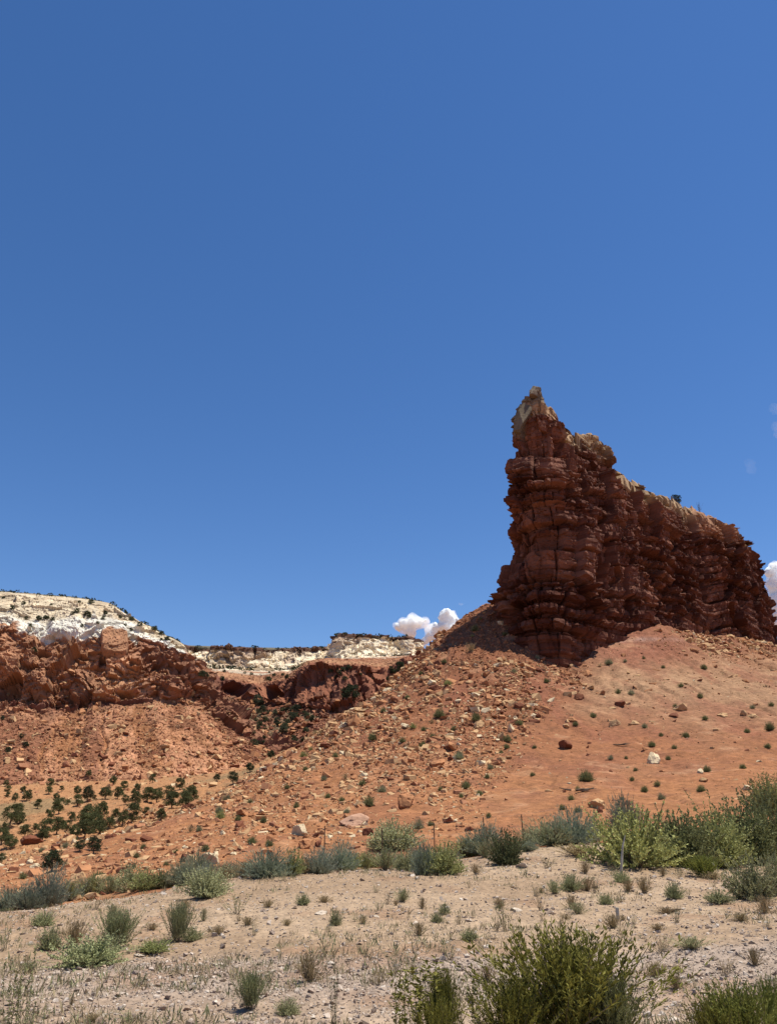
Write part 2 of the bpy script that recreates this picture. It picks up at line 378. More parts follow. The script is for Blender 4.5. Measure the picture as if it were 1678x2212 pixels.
def build_butte():
    nu, nv = 1500, 620
    cols = []
    for c in BC:
        x, y, Y = c[0]; cols.append([(x, y+60, Y)] + c)
    V, Nn, lev, (nt_, nu) = loft(cols, nu, nv, wrap=True, lin_t=0.6, lin_u=0.25)
    if ((V - V.mean(0))*Nn)[:, :2].sum() < 0: Nn = -Nn
    Nh = Nn.copy(); Nh[:, 2] *= 0.3; Nh /= np.linalg.norm(Nh, axis=1, keepdims=True)
    px, py = project(V); z = V[:, 2]
    W = V + np.stack([fbm(V, 5, 2, 1), fbm(V, 5, 2, 2), fbm(V, 9, 2, 3)*0.5], 1)*0.45
    ca, sa = math.cos(0.75), math.sin(0.75); W = np.stack([W[:, 0]*ca + W[:, 1]*sa, -W[:, 0]*sa + W[:, 1]*ca, W[:, 2]], 1)
    zz = z + fbm(V, (14, 14, 30), 2, 4)*1.4
    b1, b2, b3 = bed_table(11, 1.3, 3.6), bed_table(5, 0.45, 1.3), bed_table(8, .2, .5)
    led = 0.3 + 0.9*np.exp(-((z-50)/6.5)**2) + 0.95*(1-sstep(32, 35, z)) + 0.4*sstep(1330, 1450, px)
    mass = np.clip(0.6 + 1.6*fbm(V, (15, 15, 7), 2, 41), 0, 1)                 # unbedded, slabby stretches
    mass = np.maximum(mass*0.8, sstep(1050, 1015, py)*(px < 1235)); mass = np.maximum(mass, np.exp(-((z-37.5)/3.4)**4)*(px < 1330)*0.95)
    led = np.clip(led+.15, 0, 1.15)*(1 - 0.88*mass)
    Gm = V.reshape(nt_, nu, 3)[nt_//3]; sj = np.r_[0, np.cumsum(np.linalg.norm(np.diff(Gm, axis=0), axis=1))]
    S = np.tile(sj, nt_) + 0.5*fbm(V, (3, 3, 5), 2, 45)
    def masonry(seed, tmin, tmax, wmin, wmax):
        """bedded and jointed rock: bed offset, block offset, undercut foot, cracks between blocks"""
        r = np.random.RandomState(seed); b = np.cumsum(np.r_[-50, r.uniform(tmin, tmax, 400)]); b = b[b < 140]
        k = np.clip(np.searchsorted(b, zz, 'right')-1, 0, len(b)-2); f = (zz-b[k])/(b[k+1]-b[k]); th = b[k+1]-b[k]
        wk = r.uniform(wmin, wmax, len(b)); ph = r.uniform(0, 9, len(b)); ok_ = r.uniform(-1, 1, len(b)); ok_ = np.where(np.arange(len(b)) % 2, np.abs(ok_), -np.abs(ok_))
        u = S/wk[k] + ph[k]; c = np.floor(u).astype(np.int64); fu = u - c; o = h3(c, k, k*0, seed)*2-1
        tl = (h3(c, k, k*0+1, seed)-.5)*(fu-.5)
        edge = np.minimum(fu, 1-fu)*wk[k]
        return ok_[k], o + 1.6*tl, f, np.clip(1-edge/0.22, 0, 1), th, h3(c, k, k*0+5, seed)
    f1, r1 = facet(W, (6.0, 8.0, 11.0), 100, 1.4); fs, rs_ = facet(W, (2.6, 2.6, 3.6), 160, 1.6); f3, r3 = facet(W, (0.85, 0.85, 0.65), 140, 0.9, True)
    A = masonry(3, 2.4, 6.0, 2.6, 7.5); B = masonry(4, 0.45, 1.3, 1.1, 3.6)
    thick = 0.7*A[0] + 1.25*A[1] - 1.3*sstep(.16, .04, A[2]) - 0.9*A[3]
    thin = 1.0*B[0] + 0.55*B[1] - 0.7*sstep(.45, .1, B[2]) - 0.5*B[3]
    r2 = 0.5*A[5] + 0.5*B[5]
    D = 2.4*f1 + 0.75*fs + (0.55+0.45*mass)*thick + led*1.0*thin + (0.42-0.27*mass)*f3 + fbm(V, 1.0, 3, 33)*0.10 - (0.9 + 1.5*sstep(1110, 1200, py))*(1-sstep(1090, 1190, px)) - 1.0*sstep(1585, 1630, px)
    taper = 0.35 + 0.65*sstep(0, 0.6, 6-lev)                      # keep the skyline
    D = np.where(px > 1590, D*(1-0.4*sstep(1590, 1630, px)), D)
    spire = sstep(1000, 930, py)*(px < 1215)
    D = np.where(spire > 0, D*(1-spire) + spire*(1.5*fs + 0.5*f3 + 0.5*f1), D)*np.where(lev > 5.3, taper, 1)*(0.35 + 0.65*sstep(0.9, 1.6, lev))
    V2 = V + Nh*D[:, None]
    # colour
    bedc = b1(zz*1.0+3)*0.5 + b2(zz+7)*0.5
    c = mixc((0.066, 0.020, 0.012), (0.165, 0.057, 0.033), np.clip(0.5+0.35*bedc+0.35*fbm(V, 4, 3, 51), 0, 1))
    c = mixc(c, (0.31, 0.135, 0.083), np.clip(mass*0.6 + (r2-0.5)*1.4, 0, 1)*0.75)  # slabby stretches painted lighter as sunlit panels; blocks also vary at random
    c = mixc(c, (0.28, 0.16, 0.12), np.clip((B[5]-.75)*3, 0, 1)*led*0.4)
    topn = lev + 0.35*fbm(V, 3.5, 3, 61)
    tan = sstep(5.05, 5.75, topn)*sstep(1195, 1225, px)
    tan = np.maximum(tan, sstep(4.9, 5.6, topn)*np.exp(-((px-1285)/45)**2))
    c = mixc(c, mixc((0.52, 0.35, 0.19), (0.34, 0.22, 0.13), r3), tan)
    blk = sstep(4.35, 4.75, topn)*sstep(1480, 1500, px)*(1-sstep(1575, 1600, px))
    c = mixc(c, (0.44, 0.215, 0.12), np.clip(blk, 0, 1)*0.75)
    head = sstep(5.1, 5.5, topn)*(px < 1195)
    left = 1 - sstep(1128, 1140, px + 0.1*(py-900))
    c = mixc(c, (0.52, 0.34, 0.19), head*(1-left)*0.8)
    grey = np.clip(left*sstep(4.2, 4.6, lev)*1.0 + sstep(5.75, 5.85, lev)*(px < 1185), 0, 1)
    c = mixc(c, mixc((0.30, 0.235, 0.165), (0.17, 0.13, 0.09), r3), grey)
    # blocky skyline, then close the top towards the fin's midline
    stepz, _ = facet(V, (2.6, 2.6, 9), 170, 0.6)
    V2[:, 2] += sstep(5.0, 5.9, lev)*(2.0*stepz*(px > 1215) + 0.5*stepz)
    G = V2.reshape(nt_, nu, 3); cr = c.reshape(nt_, nu, 3); top = G[-1]
    dmat = np.linalg.norm(top[:, None, :2] - top[None, :, :2], axis=2)
    per = np.r_[0, np.cumsum(np.linalg.norm(np.diff(top[:, :2], axis=0), axis=1))]; tot = per[-1] + np.linalg.norm(top[0, :2]-top[-1, :2])
    arc = np.abs(per[:, None]-per[None]); arc = np.minimum(arc, tot-arc)
    sc_ = dmat - 0.45*arc; j = sc_.argmin(1); mid = 0.5*(top + top[j])
    k5 = np.ones(25)/25
    mid = np.stack([np.convolve(np.r_[mid[-12:, q], mid[:, q], mid[:12, q]], k5, 'valid') for q in range(3)], 1)
    rows = [G]; crows = [cr]
    for f, up in ((0.3, 0.25), (0.65, 0.3), (1.0, 0.3)):
        q = top*(1-f) + mid*f; q[:, 2] += up + 0.5*fbm(q, 1.3, 2, 200); rows.append(q[None]); crows.append(cr[-1][None])
    G = np.concatenate(rows); cr = np.concatenate(crows)
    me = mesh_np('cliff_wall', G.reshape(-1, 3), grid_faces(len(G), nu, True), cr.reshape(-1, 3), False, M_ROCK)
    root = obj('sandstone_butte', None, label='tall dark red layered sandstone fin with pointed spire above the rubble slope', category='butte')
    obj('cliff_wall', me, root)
    return root
butte = build_butte()

# ---- the left mountainside
LM = [
 [(-420,1715,250),(-420,1530,322),(-420,1430,332),(-420,1338,348),(-420,1290,365),(-420,1252,385),(-420,1252,480)],
 [(-200,1705,255),(-200,1525,326),(-200,1430,336),(-200,1338,350),(-200,1300,367),(-200,1266,388),(-200,1266,480)],
 [(0,1692,262),(0,1525,330),(0,1430,340),(0,1343,355),(0,1310,370),(0,1279,392),(0,1281,480)],
 [(60,1689,264),(60,1525,331),(60,1432,341),(62,1352,356),(62,1320,370),(62,1283,392),(62,1286,480)],
 [(120,1686,266),(120,1525,332),(120,1440,340),(130,1371,352),(125,1330,368),(120,1288,392),(120,1291,480)],
 [(180,1684,267),(178,1522,334),(175,1435,342),(178,1373,352),(178,1330,366),(180,1294,390),(180,1297,480)],
 [(235,1682,268),(228,1520,335),(222,1435,343),(222,1357,355),(228,1332,367),(235,1304,388),(235,1307,480)],
 [(300,1680,270),(300,1515,338),(300,1440,346),(285,1364,358),(280,1345,366),(272,1327,380),(272,1330,450)],
 [(370,1678,274),(365,1515,343),(362,1450,350),(355,1388,361),(352,1378,365),(350,1369,370),(350,1372,430)],
 [(430,1672,282),(415,1512,352),(412,1460,356),(406,1408,362),(402,1400,366),(398,1393,370),(398,1396,420)],
 [(490,1665,292),(465,1545,350),(450,1510,360),(432,1478,372),(427,1468,380),(422,1458,390),(422,1458,430)],
 [(545,1655,300),(520,1590,345),(510,1560,360),(500,1540,380),(495,1532,395),(490,1525,410),(490,1528,450)],
 [(600,1645,315),(580,1622,345),(570,1602,365),(560,1588,385),(555,1578,400),(548,1570,420),(548,1572,470)],
 [(660,1640,330),(640,1635,350),(630,1625,370),(620,1615,390),(615,1610,405),(610,1605,420),(610,1607,470)],
]
def build_left():
    V, Nn, lev, (nt_, nu) = loft([[(c[0][0], c[0][1]+45, c[0][2]-4)] + c for c in LM], 1150, 640, lin_t=0.85, lin_u=0.3); lev = np.maximum(lev - 1, 0)
    if Nn[:, 1].mean() > 0: Nn = -Nn
    px, py = project(V)
    cl = sstep(0.80, 1.12, lev + 0.30*fbm(V, 26, 3, 6))*(1-sstep(5.0, 5.15, lev)); white = sstep(2.93, 3.02, lev + 0.22*fbm(V, 9, 3, 7) + 0.25*(facet(V, (9, 9, 5), 370)[1]-.5))*(1-sstep(400, 410, px))
    W = V + np.stack([fbm(V, 12, 2, 1), fbm(V, 12, 2, 2), fbm(V, 12, 2, 3)], 1)*2.5
    f1, r1 = facet(W, (17, 17, 13), 300, 1.5); f2, r2 = facet(W, (6.5, 6.5, 4.6), 310, 1.4); f3, r3 = facet(W, (2.3, 2.3, 1.7), 320, 1.3); f4, r4 = facet(V, (1.1, 1.1, 0.9), 330, 1.2)
    red = cl*(1-white)
    dome = np.abs(fbm(W*np.array([1, 1, 1.3]), 15, 3, 350))
    fade = 1 - 0.62*sstep(2.55, 3.15, lev)
    D = cl*fade*(8.5*f1 + 4.2*f2 + 1.9*f3) + (1-cl)*(0.6*f3 + 0.5*f4 + 1.3*fbm(V, 14, 3, 9))
    for ax, ay, rx, ry, dep, flat in ((143, 1350, 40, 27, 3.0, .35), (247, 1386, 30, 30, 3.5, .75), (170, 1488, 26, 24, 3, .5), (85, 1478, 24, 34, 3, .6), (20, 1492, 26, 26, -9, .5), (262, 1500, 36, 12, -8, .3), (92, 1418, 22, 7, -6, .2), (330, 1425, 26, 20, -5, .1)):
        q = ((px-ax)/rx)**4 + ((py-ay)/ry)**4 if ax == 247 else ((px-ax)/rx)**2 + ((py-ay)/ry)**2
        k = sstep(1.25, .5, q + 0.25*fbm(V, 7, 2, 372)); D = D*(1-flat*k) + dep*k
    pxw = px + 14*fbm(V, 20, 3, 371)
    talus_ = 1 - sstep(0.80, 1.05, lev + 0.30*fbm(V, 26, 3, 6))
    gul = fbm(np.stack([pxw - (py-1520)*np.interp(px, [0, 230, 420, 600], [-.25, 0, .55, .9]), py*0.10, 0*px], 1), 42, 3, 360)
    D += talus_*(-2.6*np.clip(0.5-np.abs(gul), 0, 1)*sstep(0, .3, lev)*sstep(1.02, .85, lev)) + 0.35*f4*cl
    D *= 1 - 0.8*sstep(4.6, 5.0, lev)*(lev < 5.6)
    # dark ledge band at the foot of the cliff
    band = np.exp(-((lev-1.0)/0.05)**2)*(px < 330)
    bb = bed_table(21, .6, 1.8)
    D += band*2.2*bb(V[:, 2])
    V2 = V + Nn*D[:, None]*np.array([1, 1, 0.75])
    n = fbm(V, 22, 4, 11); n2 = fbm(V, 4, 3, 12)
    c = mixc((0.52, 0.27, 0.145), (0.33, 0.152, 0.085), np.clip(0.45+0.6*n+0.5*(r2-.5), 0, 1))      # cliff
    c = mixc(c, (0.54, 0.27, 0.14), np.clip(sstep(.2, .9, n2)*0.6 + (r3-.6)*0.5, 0, 1)*0.6)
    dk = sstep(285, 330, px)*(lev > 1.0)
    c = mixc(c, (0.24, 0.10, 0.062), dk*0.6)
    fan = np.exp(-((px-(262+(py-1420)*0.62))/(15+0.10*(py-1400)))**2)*sstep(1405, 1430, py)*(1-sstep(1500, 1560, py))
    c = mixc(c, (0.60, 0.32, 0.18), np.clip(fan, 0, 1)*0.8)
    wc = mixc((0.70, 0.57, 0.40), (0.84, 0.78, 0.66), sstep(3.9, 3.4, lev + 0.5*n))
    wc = mixc(wc, (0.50, 0.36, 0.22), np.clip((r2-.55)*1.5, 0, 1)*0.7*sstep(3.6, 4.2, lev))
    c = mixc(c, wc, white)
    tc_ = mixc((0.35, 0.155, 0.07), (0.25, 0.105, 0.052), sstep(-.2, .6, n + 0.6*(lev-.5)))
    tc_ = mixc(tc_, (0.58, 0.29, 0.16), np.clip(sstep(.25, .6, gul)*0.5 + sstep(.3, .9, n2)*0.4 + sstep(.3, .0, lev)*0.5, 0, 1))
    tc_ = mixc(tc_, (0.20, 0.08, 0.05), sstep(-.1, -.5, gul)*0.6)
    tc_ = mixc(tc_, (0.50, 0.25, 0.14), sstep(.2, .5, vn(np.stack([pxw - (py-1520)*np.interp(px, [0, 230, 420, 600], [-.25, 0, .55, .9]), py*0.06, 0*px], 1), 13, 361))*sstep(.45, .95, lev)*0.6)
    c = mixc(c, tc_, talus_)
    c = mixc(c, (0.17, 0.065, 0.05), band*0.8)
    pl = sstep(5.0, 5.1, lev); c = mixc(c, (0.16, 0.14, 0.09), pl)
    c *= (1 + 0.12*n2[:, None])
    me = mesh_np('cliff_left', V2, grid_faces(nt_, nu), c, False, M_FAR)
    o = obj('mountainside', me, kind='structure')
    return o
left = build_left()

# ---- red amphitheatre cliff at the canyon head, white mesas behind
MC = [
 [(340,1640,390),(360,1530,480),(370,1456,500),(370,1446,600),(370,1440,800)],
 [(400,1620,395),(410,1515,480),(420,1462,500),(420,1452,600),(420,1443,800)],
 [(470,1640,400),(478,1500,480),(478,1464,492),(478,1454,600),(478,1446,800)],
 [(520,1645,400),(520,1506,490),(520,1470,504),(520,1458,600),(520,1448,800)],
 [(560,1650,380),(560,1515,500),(560,1482,518),(560,1462,610),(560,1450,800)],
 [(600,1650,375),(600,1520,485),(598,1474,505),(598,1458,600),(598,1450,800)],
 [(635,1645,370),(636,1526,465),(634,1466,485),(634,1454,590),(634,1449,800)],
 [(670,1630,365),(668,1532,455),(664,1442,472),(664,1434,580),(664,1432,800)],
 [(730,1615,355),(730,1538,448),(725,1434,466),(725,1426,570),(725,1424,800)],
 [(790,1600,350),(788,1532,448),(783,1439,466),(783,1426,560),(783,1421,800)],
 [(835,1570,350),(838,1512,456),(833,1443,476),(833,1427,560),(833,1419,800)],
 [(900,1510,350),(890,1480,460),(885,1430,490),(885,1422,560),(885,1416,800)],
 [(1000,1510,350),(990,1480,460),(985,1430,490),(985,1420,560),(985,1414,800)],
]
def build_canyon():
    V, Nn, lev, (nt_, nu) = loft(MC, 700, 420, lin_t=0.85, lin_u=0.3)
    if Nn[:, 1].mean() > 0: Nn = -Nn
    px, py = project(V); cl = sstep(0.95, 1.03, lev)*(1-sstep(1.98, 2.06, lev))
    W = V + np.stack([fbm(V, 12, 2, 1), fbm(V, 12, 2, 2), fbm(V, 12, 2, 3)], 1)*2.5
    f1, r1 = facet(W, (15, 15, 30), 400, 1.3); f2, r2 = facet(W, (6, 6, 9), 410, 1.3); f3, r3 = facet(V, (2.2, 2.2, 1.6), 420)
    D = cl*(8*f1 + 3.4*f2 + 3.0*fbm(W, (7, 7, 40), 3, 430)) + (1-cl)*(1.3*f3 + 1.5*fbm(V, 25, 3, 440)) + 0.8*f3
    for ax, ay, rx, ry, dep in ((512, 1487, 30, 17, 16), (590, 1497, 22, 20, 14), (560, 1492, 8, 8, 5)):
        q = ((px-ax)/rx)**2 + ((py-ay-(px-ax)*0.15)/ry)**2
        D -= dep*sstep(1.0, 0.7, q)
    D *= 1-0.7*sstep(3.2, 3.6, lev)
    V2 = V + Nn*D[:, None]*np.array([1, 1, .6])
    n = fbm(V, 25, 3, 451); n2 = fbm(V, (40, 40, 3), 3, 452)
    c = mixc((0.30, 0.115, 0.065), (0.20, 0.078, 0.05), sstep(-.4, .6, n + 0.5*(r1-.5)))
    c = mixc(c, (0.42, 0.20, 0.11), np.clip((r2-.6)*1.2, 0, 1)*0.6)
    bench = mixc((0.46, 0.235, 0.125), (0.36, 0.15, 0.08), sstep(-.2, .5, n2))
    bench = mixc(bench, (0.24, 0.10, 0.06), sstep(.15, .5, fbm(V, (60, 60, 1.6), 2, 456))*0.6)
    c = mixc(c, bench, sstep(2.0, 2.05, lev))
    c = mixc(c, (0.60, 0.50, 0.37), sstep(3.0, 3.4, lev + 0.5*n)*sstep(-.5, .4, fbm(V, (30, 30, 4), 3, 455))*0.9)
    sl_ = mixc((0.30, 0.135, 0.08), (0.20, 0.14, 0.08), sstep(-.2, .4, n))
    c = mixc(c, sl_, 1-sstep(0.95, 1.02, lev))
    me = mesh_np('canyon_cliff', V2, grid_faces(nt_, nu), c, False, M_FAR)
    return obj('canyon_cliff', me, kind='structure')
canyon = build_canyon()

def build_mesa(cols, seed, nu, nv, skirt=1.0):
    V, Nn, lev, (nt_, nu) = loft(cols, nu, nv, lin_t=0.9, lin_u=0.4)
    if Nn[:, 1].mean() > 0: Nn = -Nn
    px, py = project(V)
    W = V + np.stack([fbm(V, 20, 2, 1), fbm(V, 20, 2, 2), fbm(V, 20, 2, 3)], 1)*5
    f1, r1 = facet(W, (26, 26, 60), seed, 1.4); f2, r2 = facet(W, (9, 9, 12), seed+20, 1.2); f3, r3 = facet(V, (4, 4, 3), seed+40)
    cl = sstep(0.2, 1.0, lev)*(1-sstep(3.0, 3.05, lev))
    flute = np.abs(fbm(W, (22, 22, 160), 3, seed+60))
    D = cl*(15*f1 + 5*f2 + 2*f3 - 20*np.clip(.35-flute, 0, 1)) + 1.0*f3
    V2 = V + Nn*D[:, None]*np.array([1, 1, .3])
    n = fbm(W, (22, 22, 55), 3, seed+70)
    c = mixc((0.95, 0.80, 0.58), (0.80, 0.64, 0.44), sstep(-.4, .6, fbm(V, (18, 18, 6), 3, seed+75)))
    c = mixc(c, (0.34, 0.20, 0.13), np.clip(sstep(1.5, 2.1, lev + 0.8*n)*sstep(-.3, .4, n + 0.2), 0, 1)*0.7)
    c = mixc(c, (0.13, 0.065, 0.045), sstep(2.0, 2.12, lev + 0.10*n))
    c = mixc(c, (0.16, 0.135, 0.09), sstep(3.0, 3.05, lev))
    c = mixc(c, (0.66, 0.57, 0.45), 1-sstep(0.05, .3, lev))
    me = mesh_np('mesa', V2, grid_faces(nt_, nu), c, False, M_FAR)
    return obj('mesa', me, kind='structure')
build_mesa([
 [(300,1452,880),(300,1440,940),(300,1407,955),(300,1398,958),(300,1397,1100)],
 [(420,1453,880),(420,1442,930),(415,1406,950),(415,1398,953),(415,1397,1100)],
 [(500,1455,860),(500,1446,920),(500,1409,945),(500,1401,948),(500,1400,1100)],
 [(560,1457,860),(560,1450,910),(558,1410,940),(558,1402,943),(558,1401,1100)],
 [(610,1457,850),(610,1452,910),(610,1411,950),(610,1403,953),(610,1402,1100)],
 [(670,1450,850),(670,1444,900),(668,1409,935),(668,1402,938),(668,1401,1100)],
 [(720,1438,850),(720,1428,900),(718,1406,930),(718,1399,933),(718,1398,1100)],
 [(800,1430,850),(800,1422,900),(800,1402,930),(800,1396,933),(800,1396,1100)]], 500, 620, 160)
build_mesa([
 [(735,1420,905),(735,1415,912),(735,1390,914),(738,1374,916),(745,1375,990)],
 [(716,1424,840),(722,1418,850),(726,1379,856),(727,1371,858),(735,1373,960)],
 [(745,1424,808),(747,1418,818),(748,1379,850),(748,1371,852),(750,1374,960)],
 [(800,1424,808),(800,1419,818),(800,1383,850),(800,1375,852),(800,1377,960)],
 [(850,1424,825),(850,1420,835),(850,1385,856),(850,1377,858),(850,1379,960)],
 [(885,1426,835),(884,1421,843),(882,1386,852),(881,1378,854),(876,1381,960)],
 [(905,1426,880),(900,1421,885),(892,1390,890),(888,1379,892),(882,1382,960)],
 [(905,1426,950),(900,1421,950),(892,1390,950),(888,1380,950),(882,1383,960)]], 600, 560, 180)

# ------------------------------------------------------------------ where does a picture ray land
def bvh_of(o):
    me = o.data; n = len(me.vertices); v = np.empty(n*3, np.float32); me.vertices.foreach_get('co', v)
    f = np.empty(len(me.polygons)*4, np.int32); me.loops.foreach_get('vertex_index', f)
    return BVHTree.FromPolygons(v.reshape(-1, 3).tolist(), f.reshape(-1, 4).tolist())
BV_LEFT = bvh_of(left); BV_CAN = bvh_of(canyon)
def hit(x, y, ymin=4.5):
    p = place(x, y, ymin)
    best = p; bd = p.y if p is not None else 1e9
    if x < 1000 and y < 1720:
        o = Vector((0, 0, CH)); d = (Vector(at(x, y, 100)) - o).normalized()
        for b in (BV_LEFT, BV_CAN):
            r = b.ray_cast(o, d)
            if r[0] is not None and r[0].y < bd: best, bd = r[0], r[0].y
    return best
def hit_hill(x, y):
    for k in range(0, 90, 2):
        P = place(x, y + k)
        if P is not None and P.y < 165: return P
    return place(x, y + 100)
def px2m(wpx, P):
    return wpx/FPX*(P.y*math.cos(PITCH) + (P.z-CH)*math.sin(PITCH))

# ------------------------------------------------------------------ labels
TH = []                                                            # (object, base phrase, place phrase, px)
ORD = ['first','second','third','fourth','fifth','sixth','seventh','eighth','ninth','tenth','eleventh','twelfth','thirteenth','fourteenth',
       'fifteenth','sixteenth','seventeenth','eighteenth','nineteenth','twentieth']
def hill_zone(px, py):
    h = [(90,'at the left edge'),(220,'below the valley trees'),(380,'right of the valley trees'),(500,'low on the left spur'),(620,'on the spur below the white cliffs'),(740,'on the ridge below the mesa'),
         (840,'beneath the flat-topped mesa'),(940,'below the skyline boulder'),(1070,'left of the spire foot'),(1160,'under the spire tip'),(1250,'below the spire nose'),
         (1340,'below the brown mound'),(1440,'on the bare middle slope'),(1560,'on the smooth right slope'),(9999,'near the right edge')]
    a = next(t for m, t in h if px < m)
    ridge = np.interp(px, [0,200,400,560,740,920,1070,1240,1678], [1868,1822,1762,1665,1545,1400,1293,1425,1400]); foot = np.interp(px, [0,560,1240,1678], [1960,1890,1800,1780])
    t = (py-ridge)/(foot-ridge)
    v = 'high up' if t < .25 else 'upper-middle' if t < .5 else 'lower-middle' if t < .72 else 'low down'
    return v + ' ' + a
def register(o, base, zone, px, py, cat, group=None):
    o['category'] = cat
    if group: o['group'] = group
    TH.append((o, base, zone, px, py))
def finish_labels():
    d = {}
    for t in TH: d.setdefault((t[1], t[2]), []).append(t)
    for (b, z), L in d.items():
        L.sort(key=lambda t: t[3]); n = len(L)
        for i, t in enumerate(L):
            if n == 1: s = f'{b} {z}'
            elif i == 0: s = f'{b} {z}, leftmost of {n}'
            elif i == n-1: s = f'{b} {z}, rightmost of {n}'
            else: s = f'{b} {z}, {ORD[i] if i < 20 else str(i+1)+"th"} from left'
            t[0]['label'] = s

# ------------------------------------------------------------------ rocks
import bmesh
def hull(seed, flat=0.7, npt=15):
    r = random.Random(seed); bm = bmesh.new()
    for i in range(npt):
        a = [r.uniform(-1, 1) for _ in range(3)]; k = r.randrange(3); a[k] = math.copysign(r.uniform(.75, 1), a[k])
        bm.verts.new((a[0]*0.5, a[1]*0.5*r.uniform(.8, 1), a[2]*0.5*flat))
    bmesh.ops.convex_hull(bm, input=bm.verts)
    for v in [v for v in bm.verts if not v.link_faces]: bm.verts.remove(v)
    bmesh.ops.triangulate(bm, faces=bm.faces); bm.verts.index_update()
    V = np.array([v.co[:] for v in bm.verts]); F = np.array([[v.index for v in f.verts] for f in bm.faces]); bm.free()
    return V, F
def boulder_mesh(seed, flat=0.75, sub=4):
    r = random.Random(seed); bm = bmesh.new(); bmesh.ops.create_icosphere(bm, subdivisions=sub, radius=1.0)
    V = np.array([v.co[:] for v in bm.verts]); F = np.array([[v.index for v in f.verts] for f in bm.faces]); bm.free()
    rs = np.random.RandomState(seed); k = 13
    N = rs.normal(size=(k, 3)); N /= np.linalg.norm(N, axis=1, keepdims=True); N = np.r_[N, [[0, 0, -1], [0, 0, 1]]]
    d = np.r_[rs.uniform(.5, .8, k), .6, .7]
    dot = V@N.T; dot[dot < 1e-3] = 1e-3
    rad = np.minimum((d/dot).min(1), 1.3)
    V = V*rad[:, None]
    V += (V/np.linalg.norm(V, axis=1, keepdims=True))*(facet(V, .5, seed)[0]*0.09 + fbm(V, .25, 3, seed)*0.018)[:, None]
    V /= np.abs(V).max(0); V *= np.array([.5, .45, .5*flat])
    c = np.ones((len(V), 3))*(1 + 0.15*fbm(V, .2, 3, seed+5))[:, None]*0.85
    return mesh_np('boulder', V, F, c, False, M_STONE)
HERO = [boulder_mesh(50+i, f) for i, f in enumerate((.85, .7, .55, .9, .6, .75, .45, .8))]
HULLS = [hull(i, f, n) for i, (f, n) in enumerate(((.8,14),(.6,12),(.45,14),(.9,16),(.35,12),(.7,18),(.55,13),(.75,12),(.4,15),(.65,14)))]
PEB = [hull(90+i, f, 8) for i, f in enumerate((.6, .5, .7, .4))]
def rock_mass(name, P, size, colors, seed, protos=HULLS, mat=M_STONE, sink=0.0, nrm_tilt=0.5):
    rs = np.random.RandomState(seed); n = len(P); k = rs.randint(0, len(protos), n); VV, FF, CC = [], [], []; off = 0
    for q, (V, F) in enumerate(protos):
        m = np.nonzero(k == q)[0]
        if not len(m): continue
        a = rs.uniform(0, 2*np.pi, len(m)); b = rs.normal(0, nrm_tilt, len(m)); ca, sa, cb, sb = np.cos(a), np.sin(a), np.cos(b), np.sin(b)
        st = rs.uniform(.7, 1.4, (len(m), 3))*size[m, None]
        W = V[None]*st[:, None]
        y = W[..., 1]*cb[:, None] - W[..., 2]*sb[:, None]; z = W[..., 1]*sb[:, None] + W[..., 2]*cb[:, None]; x = W[..., 0]
        x2 = x*ca[:, None] - y*sa[:, None]; y2 = x*sa[:, None] + y*ca[:, None]
        W = np.stack([x2, y2, z], -1) + P[m][:, None]; W[..., 2] += (size[m]*sink)[:, None]
        VV.append(W.reshape(-1, 3)); FF.append((F[None] + (np.arange(len(m))*len(V))[:, None, None]).reshape(-1, 3) + off); off += len(m)*len(V)
        CC.append(np.repeat(colors[m], len(V), 0))
    me = mesh_np(name, np.concatenate(VV), np.concatenate(FF), np.concatenate(CC), False, mat)
    return obj(name, me, kind='stuff')
C_TAN, C_OR, C_DK, C_PALE = (0.60, 0.37, 0.19), (0.47, 0.215, 0.10), (0.22, 0.080, 0.042), (0.74, 0.58, 0.37)
rng = np.random.RandomState(7); rnd = random.Random(3)

